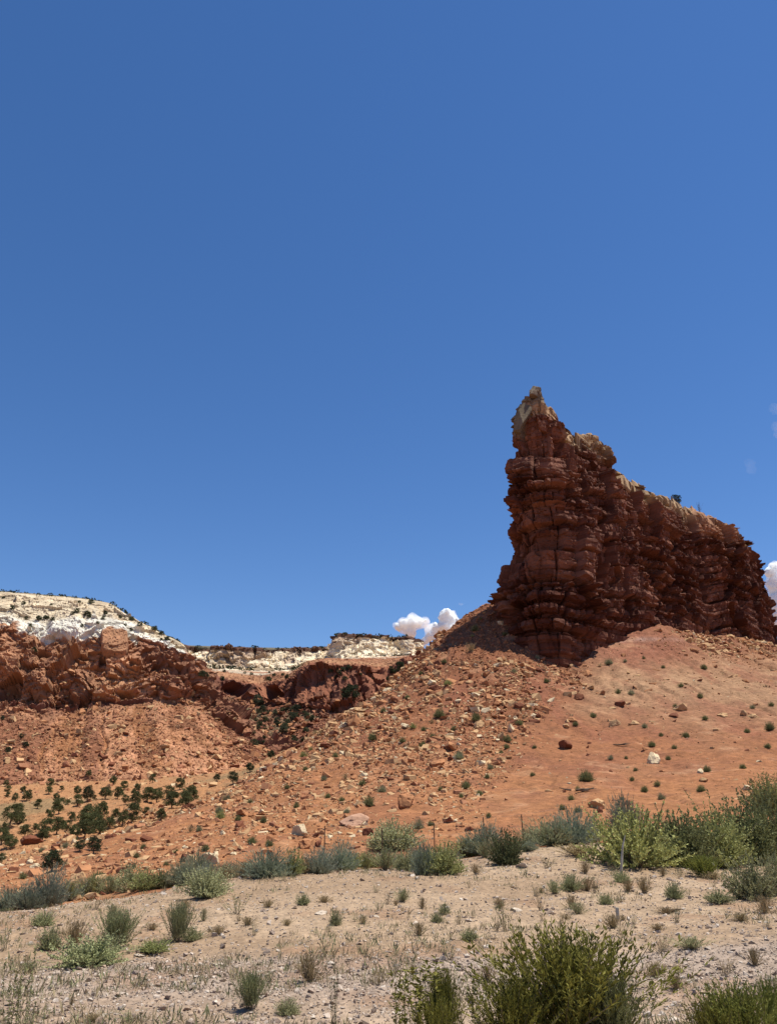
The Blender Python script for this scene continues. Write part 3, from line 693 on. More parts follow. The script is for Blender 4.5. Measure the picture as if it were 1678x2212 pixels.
NAMED = [  # x, y (middle), width px, colour, proto, aspect, description
 (1253,1506,27,C_DK,0,1,'dark blocky boulder with lit sloping top'),(1302,1497,18,C_OR,3,1,'small orange blocky boulder'),(1339,1520,25,C_DK,5,1,'squat dark red boulder on bare soil'),
 (1330,1562,27,C_TAN,0,1,'tan wedge-topped boulder on bare soil'),(1372,1560,21,C_TAN,2,1,'tan flat slab right of the wedge-topped boulder'),(1222,1607,42,C_DK,4,1.1,'large leaning dark red boulder on bare soil'),
 (1474,1527,34,C_TAN,1,1,'large tan pointed boulder'),(1456,1541,28,C_DK,6,.8,'dark flat slab against the tan pointed boulder'),(1563,1543,22,C_TAN,2,1,'tan slab with shadowed underside'),
 (1414,1638,46,C_PALE,3,1,'biggest pale boulder, knobbly and flat-bottomed'),(1398,1614,27,C_OR,6,.8,'flat orange slab behind the biggest pale boulder'),(1295,1738,38,C_TAN,0,1,'tan table-topped boulder on a dark pedestal'),
 (1296,1750,22,C_DK,3,1,'dark red stone under the tan table-topped boulder'),(1616,1700,24,C_PALE,1,1,'pale split boulder, left half'),(1633,1709,20,C_PALE,5,1,'pale split boulder, right half'),(1609,1541,22,C_TAN,1,1,'broad tan block near the right edge'),
 (1629,1545,22,C_TAN,2,1,'tan wedge beside the broad tan block'),(1513,1666,18,C_PALE,1,1,'pale boulder, upper of two pairs'),(1520,1684,20,C_TAN,2,1,'tan boulder, lower of two pairs'),(1152,1547,15,C_PALE,3,1.3,'upright pale stone on the scree edge'),
 (1037,1566,27,C_TAN,0,1,'tan boulder with dark shadow beside it'),(1274,1485,21,C_TAN,6,1,'flat tan flake pointing downhill'),(1262,1479,15,C_TAN,1,1,'small tan chip above the pointing flake'),(1237,1552,25,C_OR,2,1,'curled orange slab above a small tan block'),
 (1222,1568,19,C_TAN,5,1,'small tan block below the curled slab'),(1047,1442,19,C_OR,3,1,'orange block high on the rubble'),(1004,1463,25,C_OR,4,1,'dark-sided orange block high on the rubble'),(1117,1525,25,C_DK,0,1,'dark notched boulder on the rubble below the spire'),
 (764,1557,48,C_OR,3,1,'large orange boulder with pale peaked top and dark front'),(875,1731,52,C_OR,0,1,'largest orange boulder, square with dark left face'),(768,1766,66,(0.50,.29,.19),2,.8,'broad smooth pinkish mound'),
 (973,1612,36,C_OR,5,1,'orange sloping block above stacked slabs'),(943,1646,38,C_OR,1,.8,'low orange slab with deep shadow beneath'),(973,1638,18,C_DK,3,1,'dark stone between orange blocks'),(714,1640,24,C_TAN,2,1,'tan flat stone in the rubble'),
 (943,1486,34,C_DK,4,1,'dark broken boulder above tan blocks'),(934,1503,27,C_TAN,2,.9,'tan slab under the dark broken boulder'),(941,1452,17,C_TAN,0,1.1,'tan block near the skyline'),(877,1567,20,C_PALE,6,1,'pale flat stone on red scree'),
 (949,1369,28,C_OR,3,1,'orange-topped boulder standing on the skyline beside the clouds'),(904,1405,15,C_DK,0,1.2,'dark boulder on the skyline beside the mesa'),(700,1608,30,C_DK,4,.9,'dark tilted boulder low in the rubble'),(608,1655,18,C_TAN,1,1,'tan stone on the spur crest'),
 (561,1685,13,C_TAN,0,1,'small tan stone on red soil'),(565,1751,12,C_PALE,3,1,'round white stone on the left spur'),(520,1753,36,C_OR,6,.9,'long orange slab tipped downhill'),(56,1812,54,C_DK,4,.9,'big smooth dark red boulder beside the junipers'),
 (146,1812,24,C_OR,1,1,'orange boulder under the juniper thicket'),(450,1857,44,C_PALE,0,1,'big pale block with shadowed right side behind roadside shrubs'),(164,1900,48,C_TAN,5,1,'pale peaked boulder showing above roadside shrubs'),(62,1862,19,C_PALE,1,1,'left of a pair of pale stones'),
 (75,1869,21,C_PALE,2,1,'right of a pair of pale stones'),(396,1855,28,C_DK,0,1.1,'dark red upright boulder beside the big pale block'),(480,1799,17,C_PALE,3,1,'pale rounded stone low on the left spur'),(570,1838,17,C_PALE,1,1,'pale stone under a grey bush'),
 (504,1843,15,C_PALE,2,1,'small pale stone near the shrubs'),(314,1810,34,C_DK,6,1,'long dark tilted slab below the juniper thicket'),(239,1804,26,C_DK,6,1,'shadowed slab on the spur'),(651,1795,42,C_PALE,0,1,'big pale square block above the shrubs'),
 (656,1823,38,C_OR,5,1,'orange boulder below the pale square block'),(686,1823,30,C_DK,4,1,'dark boulder right of the orange one'),(791,1797,32,C_DK,4,1,'dark split boulder at the foot of the mound'),(970,1772,24,C_DK,1,1,'dark red stone near the roadside bush'),(920,1757,17,C_TAN,3,1,'tan round stone near the largest orange boulder')]
def butte_part(name, seed, x, y, Y, w_, h_, dpt, rot, colr, flat=1.0):
    me = boulder_mesh(seed, flat, 5); me.materials.clear(); me.materials.append(M_ROCK); me.name = name
    k = Y/FPX*1.02; o = obj(name, me, butte, at(x, y, Y), rot, (w_*k, dpt, h_*k)); o.color = (*colr, 1); return o
butte_part('capstone', 301, 1156, 850, 116.5, 46, 44, 3.4, (0, .35, 0), (.25, .20, .145))
butte_part('grey_shoulder', 302, 1124, 905, 115.6, 36, 92, 3.2, (0, .32, .2), (.24, .19, .125))
def add_boulder(me, P, wm, asp, colr, emb=0.28):
    o = obj('boulder', me)
    sx = wm/0.95; o.scale = (sx, sx*rnd.uniform(.8, 1.1), sx*asp*.88)
    o.rotation_euler = (rnd.uniform(-.35, .35), rnd.uniform(-.35, .35), rnd.uniform(0, 6.28))
    o.location = (P.x, P.y + wm*0.25, P.z + wm*asp*(0.5-emb)*0.6)
    j = rnd.uniform(.88, 1.12); o.color = (colr[0]*j*1.12, colr[1]*j*1.12, colr[2]*j*1.12, 1)
    return o
for (x, y, wpx, cc, pr, asp, desc) in NAMED:
    P = hit_hill(x, y + wpx*0.25)
    o = add_boulder(HERO[pr], P, px2m(wpx, P), asp, cc)
    o['label'] = desc; o['category'] = 'boulder'; o['group'] = 'boulders scattered on the red slope'

def hill_points(n, seed):
    rs = np.random.RandomState(seed)
    X = rs.uniform(-48, 95, n); Y = rs.uniform(24, 165, n)
    Z = terrain(X, Y); P = np.stack([X, Y, Z], 1); px, py = project(P)
    ed = edge_dist(X, Y)
    ok = (Y > ed + 2.0) & (px > -150) & (px < 1850)
    ridge = np.interp(px, [0,200,400,560,740,920,1070,1240], [54,59,66,85,106,126,134,400])
    dens = talus(px, py)
    patch = np.clip(0.78 + 1.1*fbm(P*np.array([1, .4, 0]), 5.0, 3, 900), 0.15, 1)
    sand = sstep(1640, 1800, py)*(1-sstep(500, 900, px))                 # smooth orange soil low on the left
    dens = np.maximum(dens*patch*(1-0.35*sand), 0.045)
    dens *= np.where(Y > ridge, 0.55, 1)
    return P, px, py, dens, ok
P, px, py, dens, ok = hill_points(560000, 11)
k = ok & (rng.uniform(size=len(P)) < dens*0.58)
P, px, py = P[k], px[k], py[k]
size = np.minimum(0.105*rng.uniform(.02, 1, len(P))**-0.62, 1.25)*np.where(talus(px, py) > .2, 1, .75)*(.72 + .28*sstep(40, 85, P[:, 1]))*(0.75 + 0.5*sstep(60, 120, P[:, 1]))
pal = np.array([C_TAN, C_OR, C_OR, C_DK, C_TAN, (0.42, .19, .1), C_PALE]); ci = rng.choice(7, len(P), p=[.25, .24, .13, .09, .14, .10, .05])
foot_ = (px > 960) & (px < 1205) & (py < 1425); size = np.where(foot_, np.minimum(size*.65, .45), size); ci = np.where(foot_, np.where(ci % 2 == 0, 5, 1), ci)  # butte foot: warmer stone colours offset the bluish cast shadow; stones smaller too
order = np.argsort(-size*np.where((px > 0) & (px < 1678), 1, .2)/P[:, 1]**0.4)
big, rest = order[:225], order[225:]
dimc = 0.9 + 0.1*rng.uniform(size=len(P))
rock_mass('talus_rubble', P[rest], size[rest], pal[ci[rest]]*dimc[rest, None], 12)
CN = ['tan', 'orange', 'orange', 'dark red', 'tan', 'rusty', 'pale']
for i in big:
    wm = float(size[i])*1.15
    o = add_boulder(HERO[rnd.randrange(8)], Vector(P[i]), wm, rnd.uniform(.7, 1.1), tuple(pal[ci[i]]))
    zx = float(px[i]); zy = float(py[i])
    register(o, f'{CN[ci[i]]} rock', hill_zone(zx, zy), zx, zy, 'boulder', 'boulders scattered on the red slope')

# rubble on the far mountainside and canyon
def mass_on(ofm, n, seed, sel, smin, smax, name, palette, sink=.1):
    me = ofm.data; nv = len(me.vertices); v = np.empty(nv*3, np.float32); me.vertices.foreach_get('co', v); v = v.reshape(-1, 3).astype(float)
    qx, qy = project(v); idx = np.nonzero(sel(v, qx, qy))[0]; rs = np.random.RandomState(seed)
    idx = rs.choice(idx, min(n, len(idx)), replace=False)
    sz = np.minimum(smin*rs.uniform(.01, 1, len(idx))**-0.56, smax)
    pc = np.array(palette)[rs.randint(0, len(palette), len(idx))]*rs.uniform(.85, 1.1, (len(idx), 1))
    return rock_mass(name, v[idx], sz, pc, seed, mat=M_STONE, sink=sink)
mass_on(left, 13000, 21, lambda v, x, y: (x > -60) & (x < 640) & (y > np.interp(x, [0,300,415,520,620], [1500,1440,1470,1560,1600])) & (y < 1715), 0.26, 3.8, 'mountain_rubble', [C_TAN, C_OR, C_OR, (0.42, .19, .1), C_DK, C_TAN, (0.40, .17, .095)])
mass_on(canyon, 3500, 22, lambda v, x, y: (x > 440) & (x < 900) & (y > 1505) & (y < 1640), 0.6, 4.0, 'canyon_rubble', [C_OR, C_DK, (0.35, .15, .085)])
m_ = (rng.uniform(-150, 20, 5000), rng.uniform(70, 330, 5000)); Zv = terrain(*m_); Pv = np.stack([m_[0], m_[1], Zv], 1)
rock_mass('valley_rubble', Pv, np.minimum(0.16*rng.uniform(.02, 1, 5000)**-0.6, 1.6)*(0.5+Pv[:, 1]/200), pal[rng.choice(7, 5000, p=[.25, .24, .13, .09, .14, .10, .05])], 23)

# verge pebbles
n = 120000; t = rng.uniform(0, 1, n); Yp = 6.0*(30/6.0)**t; Xp = rng.uniform(-.62, .68, n)*Yp; kk = Yp < edge_dist(Xp, Yp) + .8; Xp, Yp = Xp[kk], Yp[kk]
Zp = terrain(Xp, Yp); Pp = np.stack([Xp, Yp, Zp], 1); gx, gy = project(Pp)
gr = sstep(2030, 2100, gy + (gx-839)*0.045 + 26*fbm(Pp*np.array([.35, 1, 0]), .9, 3, 8)); kk = rng.uniform(size=len(Xp)) < 0.34 + 0.66*gr*(1-.55*sstep(2135, 2170, gy))
Pp, gr, Yp = Pp[kk], gr[kk], Yp[kk]
sz = np.minimum(0.012*rng.uniform(.01, 1, len(Pp))**-0.42, .11)*(0.7+Yp/22)
pp = np.array([(0.52, .42, .34), (.46, .36, .28), (.42, .32, .25), (.62, .52, .43), (.32, .24, .19), (.45, .33, .24)])[rng.randint(0, 6, len(Pp))]
rock_mass('gravel', Pp, sz, pp, 31, protos=PEB, sink=.1)
for (x, y, wpx, d) in ((1322,1975,0,''),):
    pass
for (x, y, wpx, d) in ((1490,1938,16,'pale stone on the dirt right of centre'),(1116,1967,26,'flat pale slab beside a weedy clump'),(1130,1875,34,'broad pale rock at the dirt edge'),(812,1981,14,'small white stone beside a weed'),
                       (811,1872,20,'pale stone at the foot of the roadside shrubs'),(899,1994,15,'white stone behind a small weed'),(298,2067,26,'pale stone at the right end of the weed clump'),(694,1975,30,'flat pale rock patch on the dirt'),(1120,1969,18,'rounded pale rock on the dirt'),(1540,1868,12,'pale stone before the dark shrubs')):
    P = hit(x, y); o = add_boulder(HERO[rnd.choice((2, 6, 1))], P, px2m(wpx, P), .45, (0.66, .54, .42), .3); o.name = 'stone'
    o['label'] = d; o['category'] = 'stone'; o['group'] = 'stones on the roadside dirt'

# ------------------------------------------------------------------ plants
def tube(pts, rad, ns=5):
    pts = np.array(pts, float); n = len(pts); V = []
    for i in range(n):
        d = pts[min(i+1, n-1)] - pts[max(i-1, 0)]; d /= np.linalg.norm(d)+1e-9
        a = np.cross(d, (0.31, .95, .1)); a /= np.linalg.norm(a); b = np.cross(d, a)
        for k in range(ns):
            t = 2*math.pi*k/ns; V.append(pts[i] + (a*math.cos(t) + b*math.sin(t))*rad[i])
    F = []
    for i in range(n-1):
        for k in range(ns): F.append([i*ns+k, i*ns+(k+1) % ns, (i+1)*ns+(k+1) % ns, (i+1)*ns+k])
    return np.array(V), np.array(F)
def join(parts):
    VV, FF, o = [], [], 0
    for V, F in parts: VV.append(V); FF.append(F+o); o += len(V)
    return np.concatenate(VV), np.concatenate(FF)
def leaves(P, D, L, Wd, col, var, rs):
    """pointed leaves at P towards D: two triangles each as one quad kite"""
    n = len(P); D = D/np.linalg.norm(D, axis=1, keepdims=True)
    S = np.cross(D, rs.normal(size=(n, 3))); S /= np.linalg.norm(S, axis=1, keepdims=True)+1e-9
    L = np.asarray(L)[:, None]; Wd = np.asarray(Wd)[:, None]
    up = np.cross(S, D)
    V = np.stack([P, P + D*L*.5 + S*Wd*.5 + up*L*.06, P + D*L, P + D*L*.5 - S*Wd*.5 + up*L*.06], 1).reshape(-1, 3)
    F = np.arange(4*n).reshape(-1, 4)
    c = np.asarray(col)*(1 + var*rs.uniform(-1, 1, (n, 1))); return V, F, np.repeat(c, 4, 0)
def shrub_protos(kind, seed):
    """returns foliage mesh, stem mesh; height 1, about 1.1 wide, foot at origin"""
    rs = np.random.RandomState(seed)
    K = dict(sage=dict(n=420, m=17, sp=1.05, ll=.12, lw=.017, out=.35, bush=.5), broom=dict(n=330, m=40, sp=.46, ll=.06, lw=.010, out=.35, bush=.2),
             leafy=dict(n=260, m=26, sp=1.15, ll=.066, lw=.034, out=1.0, bush=.6), cholla=dict(n=330, m=30, sp=1.15, ll=.055, lw=.034, out=.8, bush=.5),
             tuft=dict(n=110, m=14, sp=.9, ll=.15, lw=.016, out=.3, bush=.3), wisp=dict(n=16, m=16, sp=.5, ll=.07, lw=.016, out=.8, bush=.2),
             stalk=dict(n=9, m=60, sp=.16, ll=.045, lw=.016, out=.9, bush=.0), dense=dict(n=560, m=28, sp=1.2, ll=.050, lw=.032, out=1.0, bush=.7))[kind]
    n, m = K['n'], K['m']; az = rs.uniform(0, 2*np.pi, n); el = np.abs(rs.normal(0, K['sp']*.62, n)).clip(0, 1.5)
    dome = kind in ('sage', 'leafy', 'cholla', 'dense')
    if dome: el = np.arccos(rs.uniform(.05, 1, n))
    lump = 1 + .22*np.sin(az*3+seed) + .15*np.sin(az*5+2*seed)
    ln = rs.uniform(.72, 1.05, n)*(1 - K['bush']*.2*(el/1.5))*np.where(el > .5, lump, 1)
    if dome: ln *= np.where(rs.uniform(size=n) < .3, rs.uniform(.5, .85, n), 1)
    d0 = np.stack([np.sin(el)*np.cos(az), np.sin(el)*np.sin(az), np.cos(el)], 1)
    root = np.stack([rs.normal(0, .07, n), rs.normal(0, .07, n), np.zeros(n)], 1)
    bend = rs.normal(0, .12, (n, 3)); bend[:, 2] = np.abs(bend[:, 2])+.1
    lo = {'sage': .25, 'broom': .12, 'leafy': .3, 'cholla': .45, 'tuft': .1, 'wisp': .15, 'stalk': .12, 'dense': .35}[kind]
    t = rs.uniform(lo, 1, (n, m))**.8
    Pp_ = root[:, None] + d0[:, None]*(ln[:, None]*t)[..., None] + bend[:, None]*(t**2)[..., None]*.5*ln[:, None, None]
    dd = d0[:, None] + bend[:, None]*t[..., None] + rs.normal(0, K['out'], (n, m, 3)); dd[..., 2] += .25
    Pp_ = Pp_.reshape(-1, 3); dd = dd.reshape(-1, 3); q = len(Pp_)
    tone = 1 + .35*fbm(Pp_, .22, 2, seed)
    V, F, c = leaves(Pp_, dd, K['ll']*rs.uniform(.6, 1.3, q), K['lw']*rs.uniform(.7, 1.4, q), (1, 1, 1), .22, rs)
    c = c*np.repeat(np.clip(tone, .55, 1.5), 4)[:, None]
    hgt = np.percentile(V[:, 2], 99.5); wid = np.percentile(np.abs(V[:, 0]), 98)*2; dv = np.array([wid, wid, hgt]); V /= dv; V[:, 2] = np.maximum(V[:, 2], 0.005)
    fm = mesh_np('foliage', V, F, c, False, M_LEAF)
    st = []
    for i in range(0, n, max(1, n//45)):
        ts = np.array([0, .35, .7, 1.0]); pts = root[i] + d0[i]*(ln[i]*ts)[:, None] + bend[i]*(ts**2)[:, None]*.5*ln[i]
        st.append(tube(pts/dv, np.array([.010, .007, .005, .003]), 3))
    V, F = join(st); sm = mesh_np('stem', V, F, np.ones((len(V), 3)), False, M_BARK)
    return fm, sm
PRO = {k: [shrub_protos(k, 10*i+sd) for i in range(3)] for sd, k in enumerate(('sage', 'broom', 'leafy', 'cholla', 'tuft', 'wisp', 'stalk', 'dense'))}
PC = dict(sage=(.42, .42, .25), sageb=(.36, .39, .28), green=(.41, .42, .16), olive=(.28, .285, .12), yellow=(.52, .50, .19), light=(.52, .53, .27), dark=(.15, .165, .07),
          dry=(.46, .34, .18), broom=(.30, .285, .06), lime=(.29, .31, .07), weed=(.42, .42, .21))
def plant(name, kind, colr, P, wm, hm, stems=True, sink=0.03):
    fm, sm = PRO[kind][rnd.randrange(3)]
    j = rnd.uniform(.88, 1.12); c = (colr[0]*j, colr[1]*j*rnd.uniform(.96, 1.04), colr[2]*j, 1)
    sx = wm*1.05
    rot = (0, 0, rnd.uniform(0, 6.28)); s = (sx, sx, hm)
    loc = (P.x, P.y, P.z - sink*hm)
    if not stems:
        o = obj(name, fm, None, loc, rot, s); o.color = c; return o
    r = obj(name, None, None, loc, rot, s)
    f = obj('foliage', fm, r); f.color = c
    t = obj('stem', sm, r); t.color = (.34, .27, .17, 1) if kind in ('wisp', 'tuft') else (.22, .17, .11, 1)
    return r

def crown_mesh(seed, dens=1.0):
    rs = np.random.RandomState(seed); P, D = [], []
    nc = int(34*dens)
    for i in range(nc):
        a = rs.uniform(0, 2*np.pi); r = .42*math.sqrt(rs.uniform()); z = .22 + .70*rs.uniform()**.9
        r *= (1.15 - .55*abs(z-.45)/.5); cx = np.array([r*math.cos(a), r*math.sin(a), z*(1 - .25*r)])
        s = rs.uniform(.07, .15); q = rs.normal(size=(95, 3)); q /= np.linalg.norm(q, axis=1, keepdims=True); q *= rs.uniform(.55, 1.1, (95, 1))
        P.append(cx + q*s*np.array([1.1, 1.1, .85])); D.append(q + rs.normal(0, .5, q.shape) + np.array([0, 0, .5]))
    P = np.concatenate(P); D = np.concatenate(D); n = len(P)
    V, F, c = leaves(P, D, .06*rs.uniform(.6, 1.3, n), .034*rs.uniform(.7, 1.4, n), (1, 1, 1), .25, rs)
    c = c*np.repeat(np.clip(1 + .4*fbm(P, .2, 2, seed), .5, 1.6), 4)[:, None]
    return mesh_np('crown', V, F, c, False, M_LEAF)
def trunk_mesh(seed):
    rs = np.random.RandomState(seed); st = []
    b = [0, 0, -.03]; pts = [np.array(b), np.array([.02, .01, .12]), np.array([rs.normal(0, .03), rs.normal(0, .03), .3]), np.array([rs.normal(0, .05), rs.normal(0, .05), .6])]
    st.append(tube(pts, [.045, .038, .028, .012], 6))
    for i in range(6):
        a = rs.uniform(0, 6.28); z = rs.uniform(.1, .35); p0 = np.array([.01, 0, z])
        st.append(tube([p0, p0 + np.array([math.cos(a)*.15, math.sin(a)*.15, .12]), p0 + np.array([math.cos(a)*.32, math.sin(a)*.32, .26])], [.02, .014, .005], 5))
    V, F = join(st); return mesh_np('trunk', V, F, np.ones((len(V), 3)), False, M_BARK)
CROWN = [crown_mesh(60+i, d) for i, d in enumerate((1, .8, 1.15, 1))]; TRUNK = [trunk_mesh(70+i) for i in range(4)]
def juniper(P, wm, hm, colr=(.15, .16, .065)):
    i = rnd.randrange(4); j = rnd.uniform(.8, 1.2)
    r = obj('juniper_tree', None, None, (P.x, P.y, P.z-.02*hm), (0, 0, rnd.uniform(0, 6.28)), (wm, wm, hm))
    c = obj('crown', CROWN[i], r); c.color = (colr[0]*j, colr[1]*j, colr[2]*j, 1)
    t = obj('trunk', TRUNK[i], r); t.color = (.16, .12, .09, 1)
    return r
VT = [(14,1693,14),(17,1708,16),(17,1719,12),(33,1726,18),(58,1723,22),(82,1741,18),(108,1695,18),(133,1704,12),(122,1722,16),(128,1745,36),(111,1763,18),(104,1755,12),(167,1734,24),(205,1724,9),
 (167,1711,18),(148,1734,10),(228,1715,28),(254,1717,26),(244,1688,18),(268,1700,18),(271,1731,19),(294,1729,28),(319,1721,32),(339,1721,30),(297,1704,16),(289,1712,12),(330,1685,16),(366,1714,30),(388,1697,24),(372,1733,36),
 (408,1719,42),(400,1731,36),(316,1754,17),(347,1764,24),(286,1764,38),(264,1775,28),(216,1756,36),(191,1767,42),(178,1781,46),(205,1781,46),(183,1795,40),(214,1793,34),(153,1767,20),(144,1787,26),(122,1789,36),(100,1792,36),
 (92,1806,26),(78,1790,18),(54,1797,28),(22,1767,46),(42,1772,26),(42,1748,22),(8,1794,28),(3,1812,32),(22,1822,32),(2,1856,24),(191,1673,14),(50,1708,12),(105,1709,16),(236,1780,26),(160,1800,28),(250,1762,20),(64,1812,16)]
def vzone(px, py):
    a = 'at the left edge' if px < 60 else 'left of the thicket' if px < 150 else 'in the dark thicket' if px < 240 and py > 1750 else 'amid the valley' if px < 300 else 'near the slope foot'
    b = 'far back' if py < 1712 else 'mid-distance' if py < 1750 else 'nearest'
    return f'{b} {a}'
for (x, y, wpx) in VT:
    P = hit(x, y + wpx*.38)
    if P is None: continue
    wm = px2m(wpx, P); o = juniper(P, wm*1.0, wm*rnd.uniform(.9, 1.15))
    register(o, 'dark juniper ' + ('tree' if wpx > 24 else 'bush'), vzone(x, y), x, y, 'tree', 'junipers in the valley')
P = hit(189, 1732); wm = px2m(24, P); o = juniper(P, wm*1.1, wm*1.45, (.09, .10, .05)); o['label'] = 'single-trunked juniper tree with bare lower trunk in the open valley grass'; o['category'] = 'tree'; o['group'] = 'junipers in the valley'
for (x, y, wpx, lab) in ((757,1503,46,'large dark juniper on the slope crest below the flat-topped mesa'),(864,1440,20,'upright juniper at the mesa foot beside the slope crest'),(849,1452,15,'small juniper left of the upright one at the mesa foot'),(540,1662,18,'juniper on the spur crest, lowest of the row'),
    (504,1685,24,'wide juniper on the spur crest'),(469,1681,15,'small juniper behind the spur crest'),(585,1632,17,'juniper at the canyon mouth on the spur crest'),(112,1866,46,'open-branched juniper on orange soil near the left roadside shrubs'),(172,1831,24,'upright juniper shrub right of the dark red boulder'),
    (203,1831,34,'spreading juniper shrub beside fallen branches'),(73,1407,14,'lone juniper on the left red cliff'),(228,1325,9,'small juniper on the white caprock'),(84,1336,13,'wide dark juniper on the white caprock'),(97,1334,10,'round juniper at the foot of the white caprock'),(26,1313,11,'juniper on the white caprock at left'),
    (47,1592,11,'upper of two junipers on the left talus'),(56,1610,12,'lower of two junipers on the left talus'),(17,1622,13,'juniper low on the left talus edge'),(6,1552,9,'juniper high on the left talus edge'),
    (558,1518,26,'grey-green juniper in front of the dark alcove'),(567,1534,18,'juniper below the dark alcove'),(640,1532,18,'juniper under the red canyon cliff'),(630,1549,20,'paler juniper on the canyon slope'),(599,1559,16,'small juniper mid canyon slope'),(612,1578,18,'juniper low on the canyon slope'),(595,1541,13,'tiny juniper on the canyon slope'),(558,1573,11,'tiny juniper left in the canyon')):
    P = hit(x, y + wpx*.4)
    if P is None: continue
    wm = px2m(wpx, P); o = juniper(P, wm*1.1, wm*rnd.uniform(.95, 1.2), (.10, .115, .065) if 1510 < y < 1580 and x < 700 else (.065, .085, .04)); o['label'] = lab; o['category'] = 'tree'; o['group'] = 'junipers on the slopes'

rw = np.random.RandomState(12)
def far_scrub(n, pick, zone, group, smin, smax):
    k = 0; tries = 0
    while k < n and tries < n*8:
        tries += 1; x, y = pick(); P = hit(x, y)
        if P is None or P.y < 200: continue
        wm = rw.uniform(smin, smax); o = obj('juniper_tree', CROWN[rnd.randrange(4)], None, (P.x, P.y, P.z - .25*wm), (0, 0, rnd.uniform(0, 6.28)), (wm, wm, wm*.9)); j = rnd.uniform(.7, 1.1); o.color = (.13*j, .14*j, .07*j, 1)
        register(o, 'tiny dark juniper', zone(x, y), x, y, 'tree', group); k += 1
far_scrub(26, lambda: (lambda x: (x, rw.uniform(np.interp(x, [0, 120, 235, 370], [1284, 1292, 1308, 1380]), np.interp(x, [0, 120, 235, 370], [1345, 1365, 1356, 1390]))))(rw.uniform(0, 370)), lambda x, y: 'on the white caprock, ' + ('left part' if x < 120 else 'middle part' if x < 240 else 'right part'), 'junipers on the white caprock', 1.6, 3.4)
far_scrub(34, lambda: (rw.uniform(430, 900), rw.uniform(1446, 1470)), lambda x, y: 'on the bench under the mesa, ' + ('left part' if x < 580 else 'middle part' if x < 730 else 'right part'), 'junipers on the bench', 2.0, 4.2)
far_scrub(36, lambda: (rw.uniform(540, 720), rw.uniform(1520, 1620)), lambda x, y: 'on the canyon slope, ' + ('left part' if x < 600 else 'middle part' if x < 660 else 'right part'), 'junipers on the canyon slope', 2.2, 4.5)
# two trees on the butte's saddle
BV_B = bvh_of(bpy.data.objects['cliff_wall'])
for (x, w_, h_, lab, dry) in ((1464,24,20,'dark green bush on the saddle of the butte skyline',0),(1513,14,24,'thin bare-branched tree standing on the butte skyline',1)):
    y = None
    for yy in range(1060, 1200):
        o_ = Vector((0, 0, CH)); r = BV_B.ray_cast(o_, (Vector(at(x, yy, 100)) - o_).normalized())
        if r[0] is not None: y = yy; break
    P = r[0]; P = Vector((P.x, P.y + .6, P.z)); wm = px2m(w_, P); hm = px2m(h_, P)
    if not dry: o = juniper(P, wm, hm*1.2, (.04, .055, .028))
    else: o = plant('bare_tree', 'wisp', (.07, .075, .05), P, wm, hm*1.1)
    o['label'] = lab; o['category'] = 'tree'

HS = [(1315,1429,18),(1363,1495,14),(1335,1494,12),(1512,1503,12),(1281,1544,15),(1121,1560,17),(1028,1549,20),(1243,1564,12),(1392,1568,12),(1458,1525,10),(1522,1550,13),(1662,1570,20),(1658,1611,14),(1613,1578,13),(1625,1526,12),(1481,1587,16),
 (1427,1587,10),(1096,1595,18),(1082,1624,10),(1094,1613,12),(1154,1613,10),(1059,1656,14),(1052,1677,10),(1150,1672,12),(1266,1675,32),(1319,1636,13),(1443,1637,12),(1456,1613,12),(1408,1607,16),(1372,1662,10),(1365,1683,11),(1419,1693,14),
 (1392,1705,15),(1428,1720,18),(1514,1703,18),(1604,1655,14),(1343,1724,10),(1214,1744,14),(1247,1748,16),(1247,1704,12),(1233,1723,14),(1006,1696,18),(1035,1713,13),(991,1632,20),(1055,1762,12),(1352,1637,8),(1526,1661,16),(1665,1521,12),
 (949,1540,24),(805,1591,20),(909,1454,10),(880,1505,12),(869,1599,14),(913,1608,15),(934,1591,12),(981,1572,14),(915,1574,12),(828,1535,12),(1026,1358,16),(1018,1399,24),(992,1631,16),(725,1631,14),(783,1691,16),(825,1704,20),(951,1704,10),
 (1007,1695,16),(1037,1712,12),(996,1719,10),(708,1719,12),(738,1727,14),(796,1732,24),(492,1723,16),(473,1749,18),(569,1772,14),(514,1768,14),(749,1751,14),(904,1781,24),(930,1779,14),(142,1825,16),(91,1835,14),(581,1821,17),(381,1838,12),
 (359,1866,12),(444,1832,18),(295,1847,14),(289,1871,10),(235,1896,12),(310,1828,14),(50,1892,16),(1470,1479,12),(1432,1440,9),(1390,1421,8),(1350,1427,8),(1520,1440,14),(620,1700,12),(540,1730,12),(430,1790,14),(640,1740,12),(700,1680,14),(660,1660,12),(1180,1470,12),(1160,1420,10),(1090,1370,12),(1110,1450,12),(960,1430,12)]
seen = []
for (x, y, wpx) in HS:
    P = hit(x, y + wpx*.4)
    if P is None: continue
    wm = px2m(wpx, P)*.95; kd, cn, ds = rnd.choice((('dense', 'olive', 'dark olive desert shrub'), ('dense', 'olive', 'dark olive desert shrub'), ('leafy', 'olive', 'dark olive desert shrub'), ('sage', 'sage', 'grey sage shrub')))
    if (x, y) in ((1018, 1399),): kd, cn, ds = 'tuft', 'dry', 'dry brown shrub'
    o = plant('desert_shrub', kd, PC[cn], P, wm, wm*rnd.uniform(.75, 1.0), stems=wpx > 15)
    register(o, ds, hill_zone(x, y), x, y, 'shrub', 'shrubs dotted over the red slope')
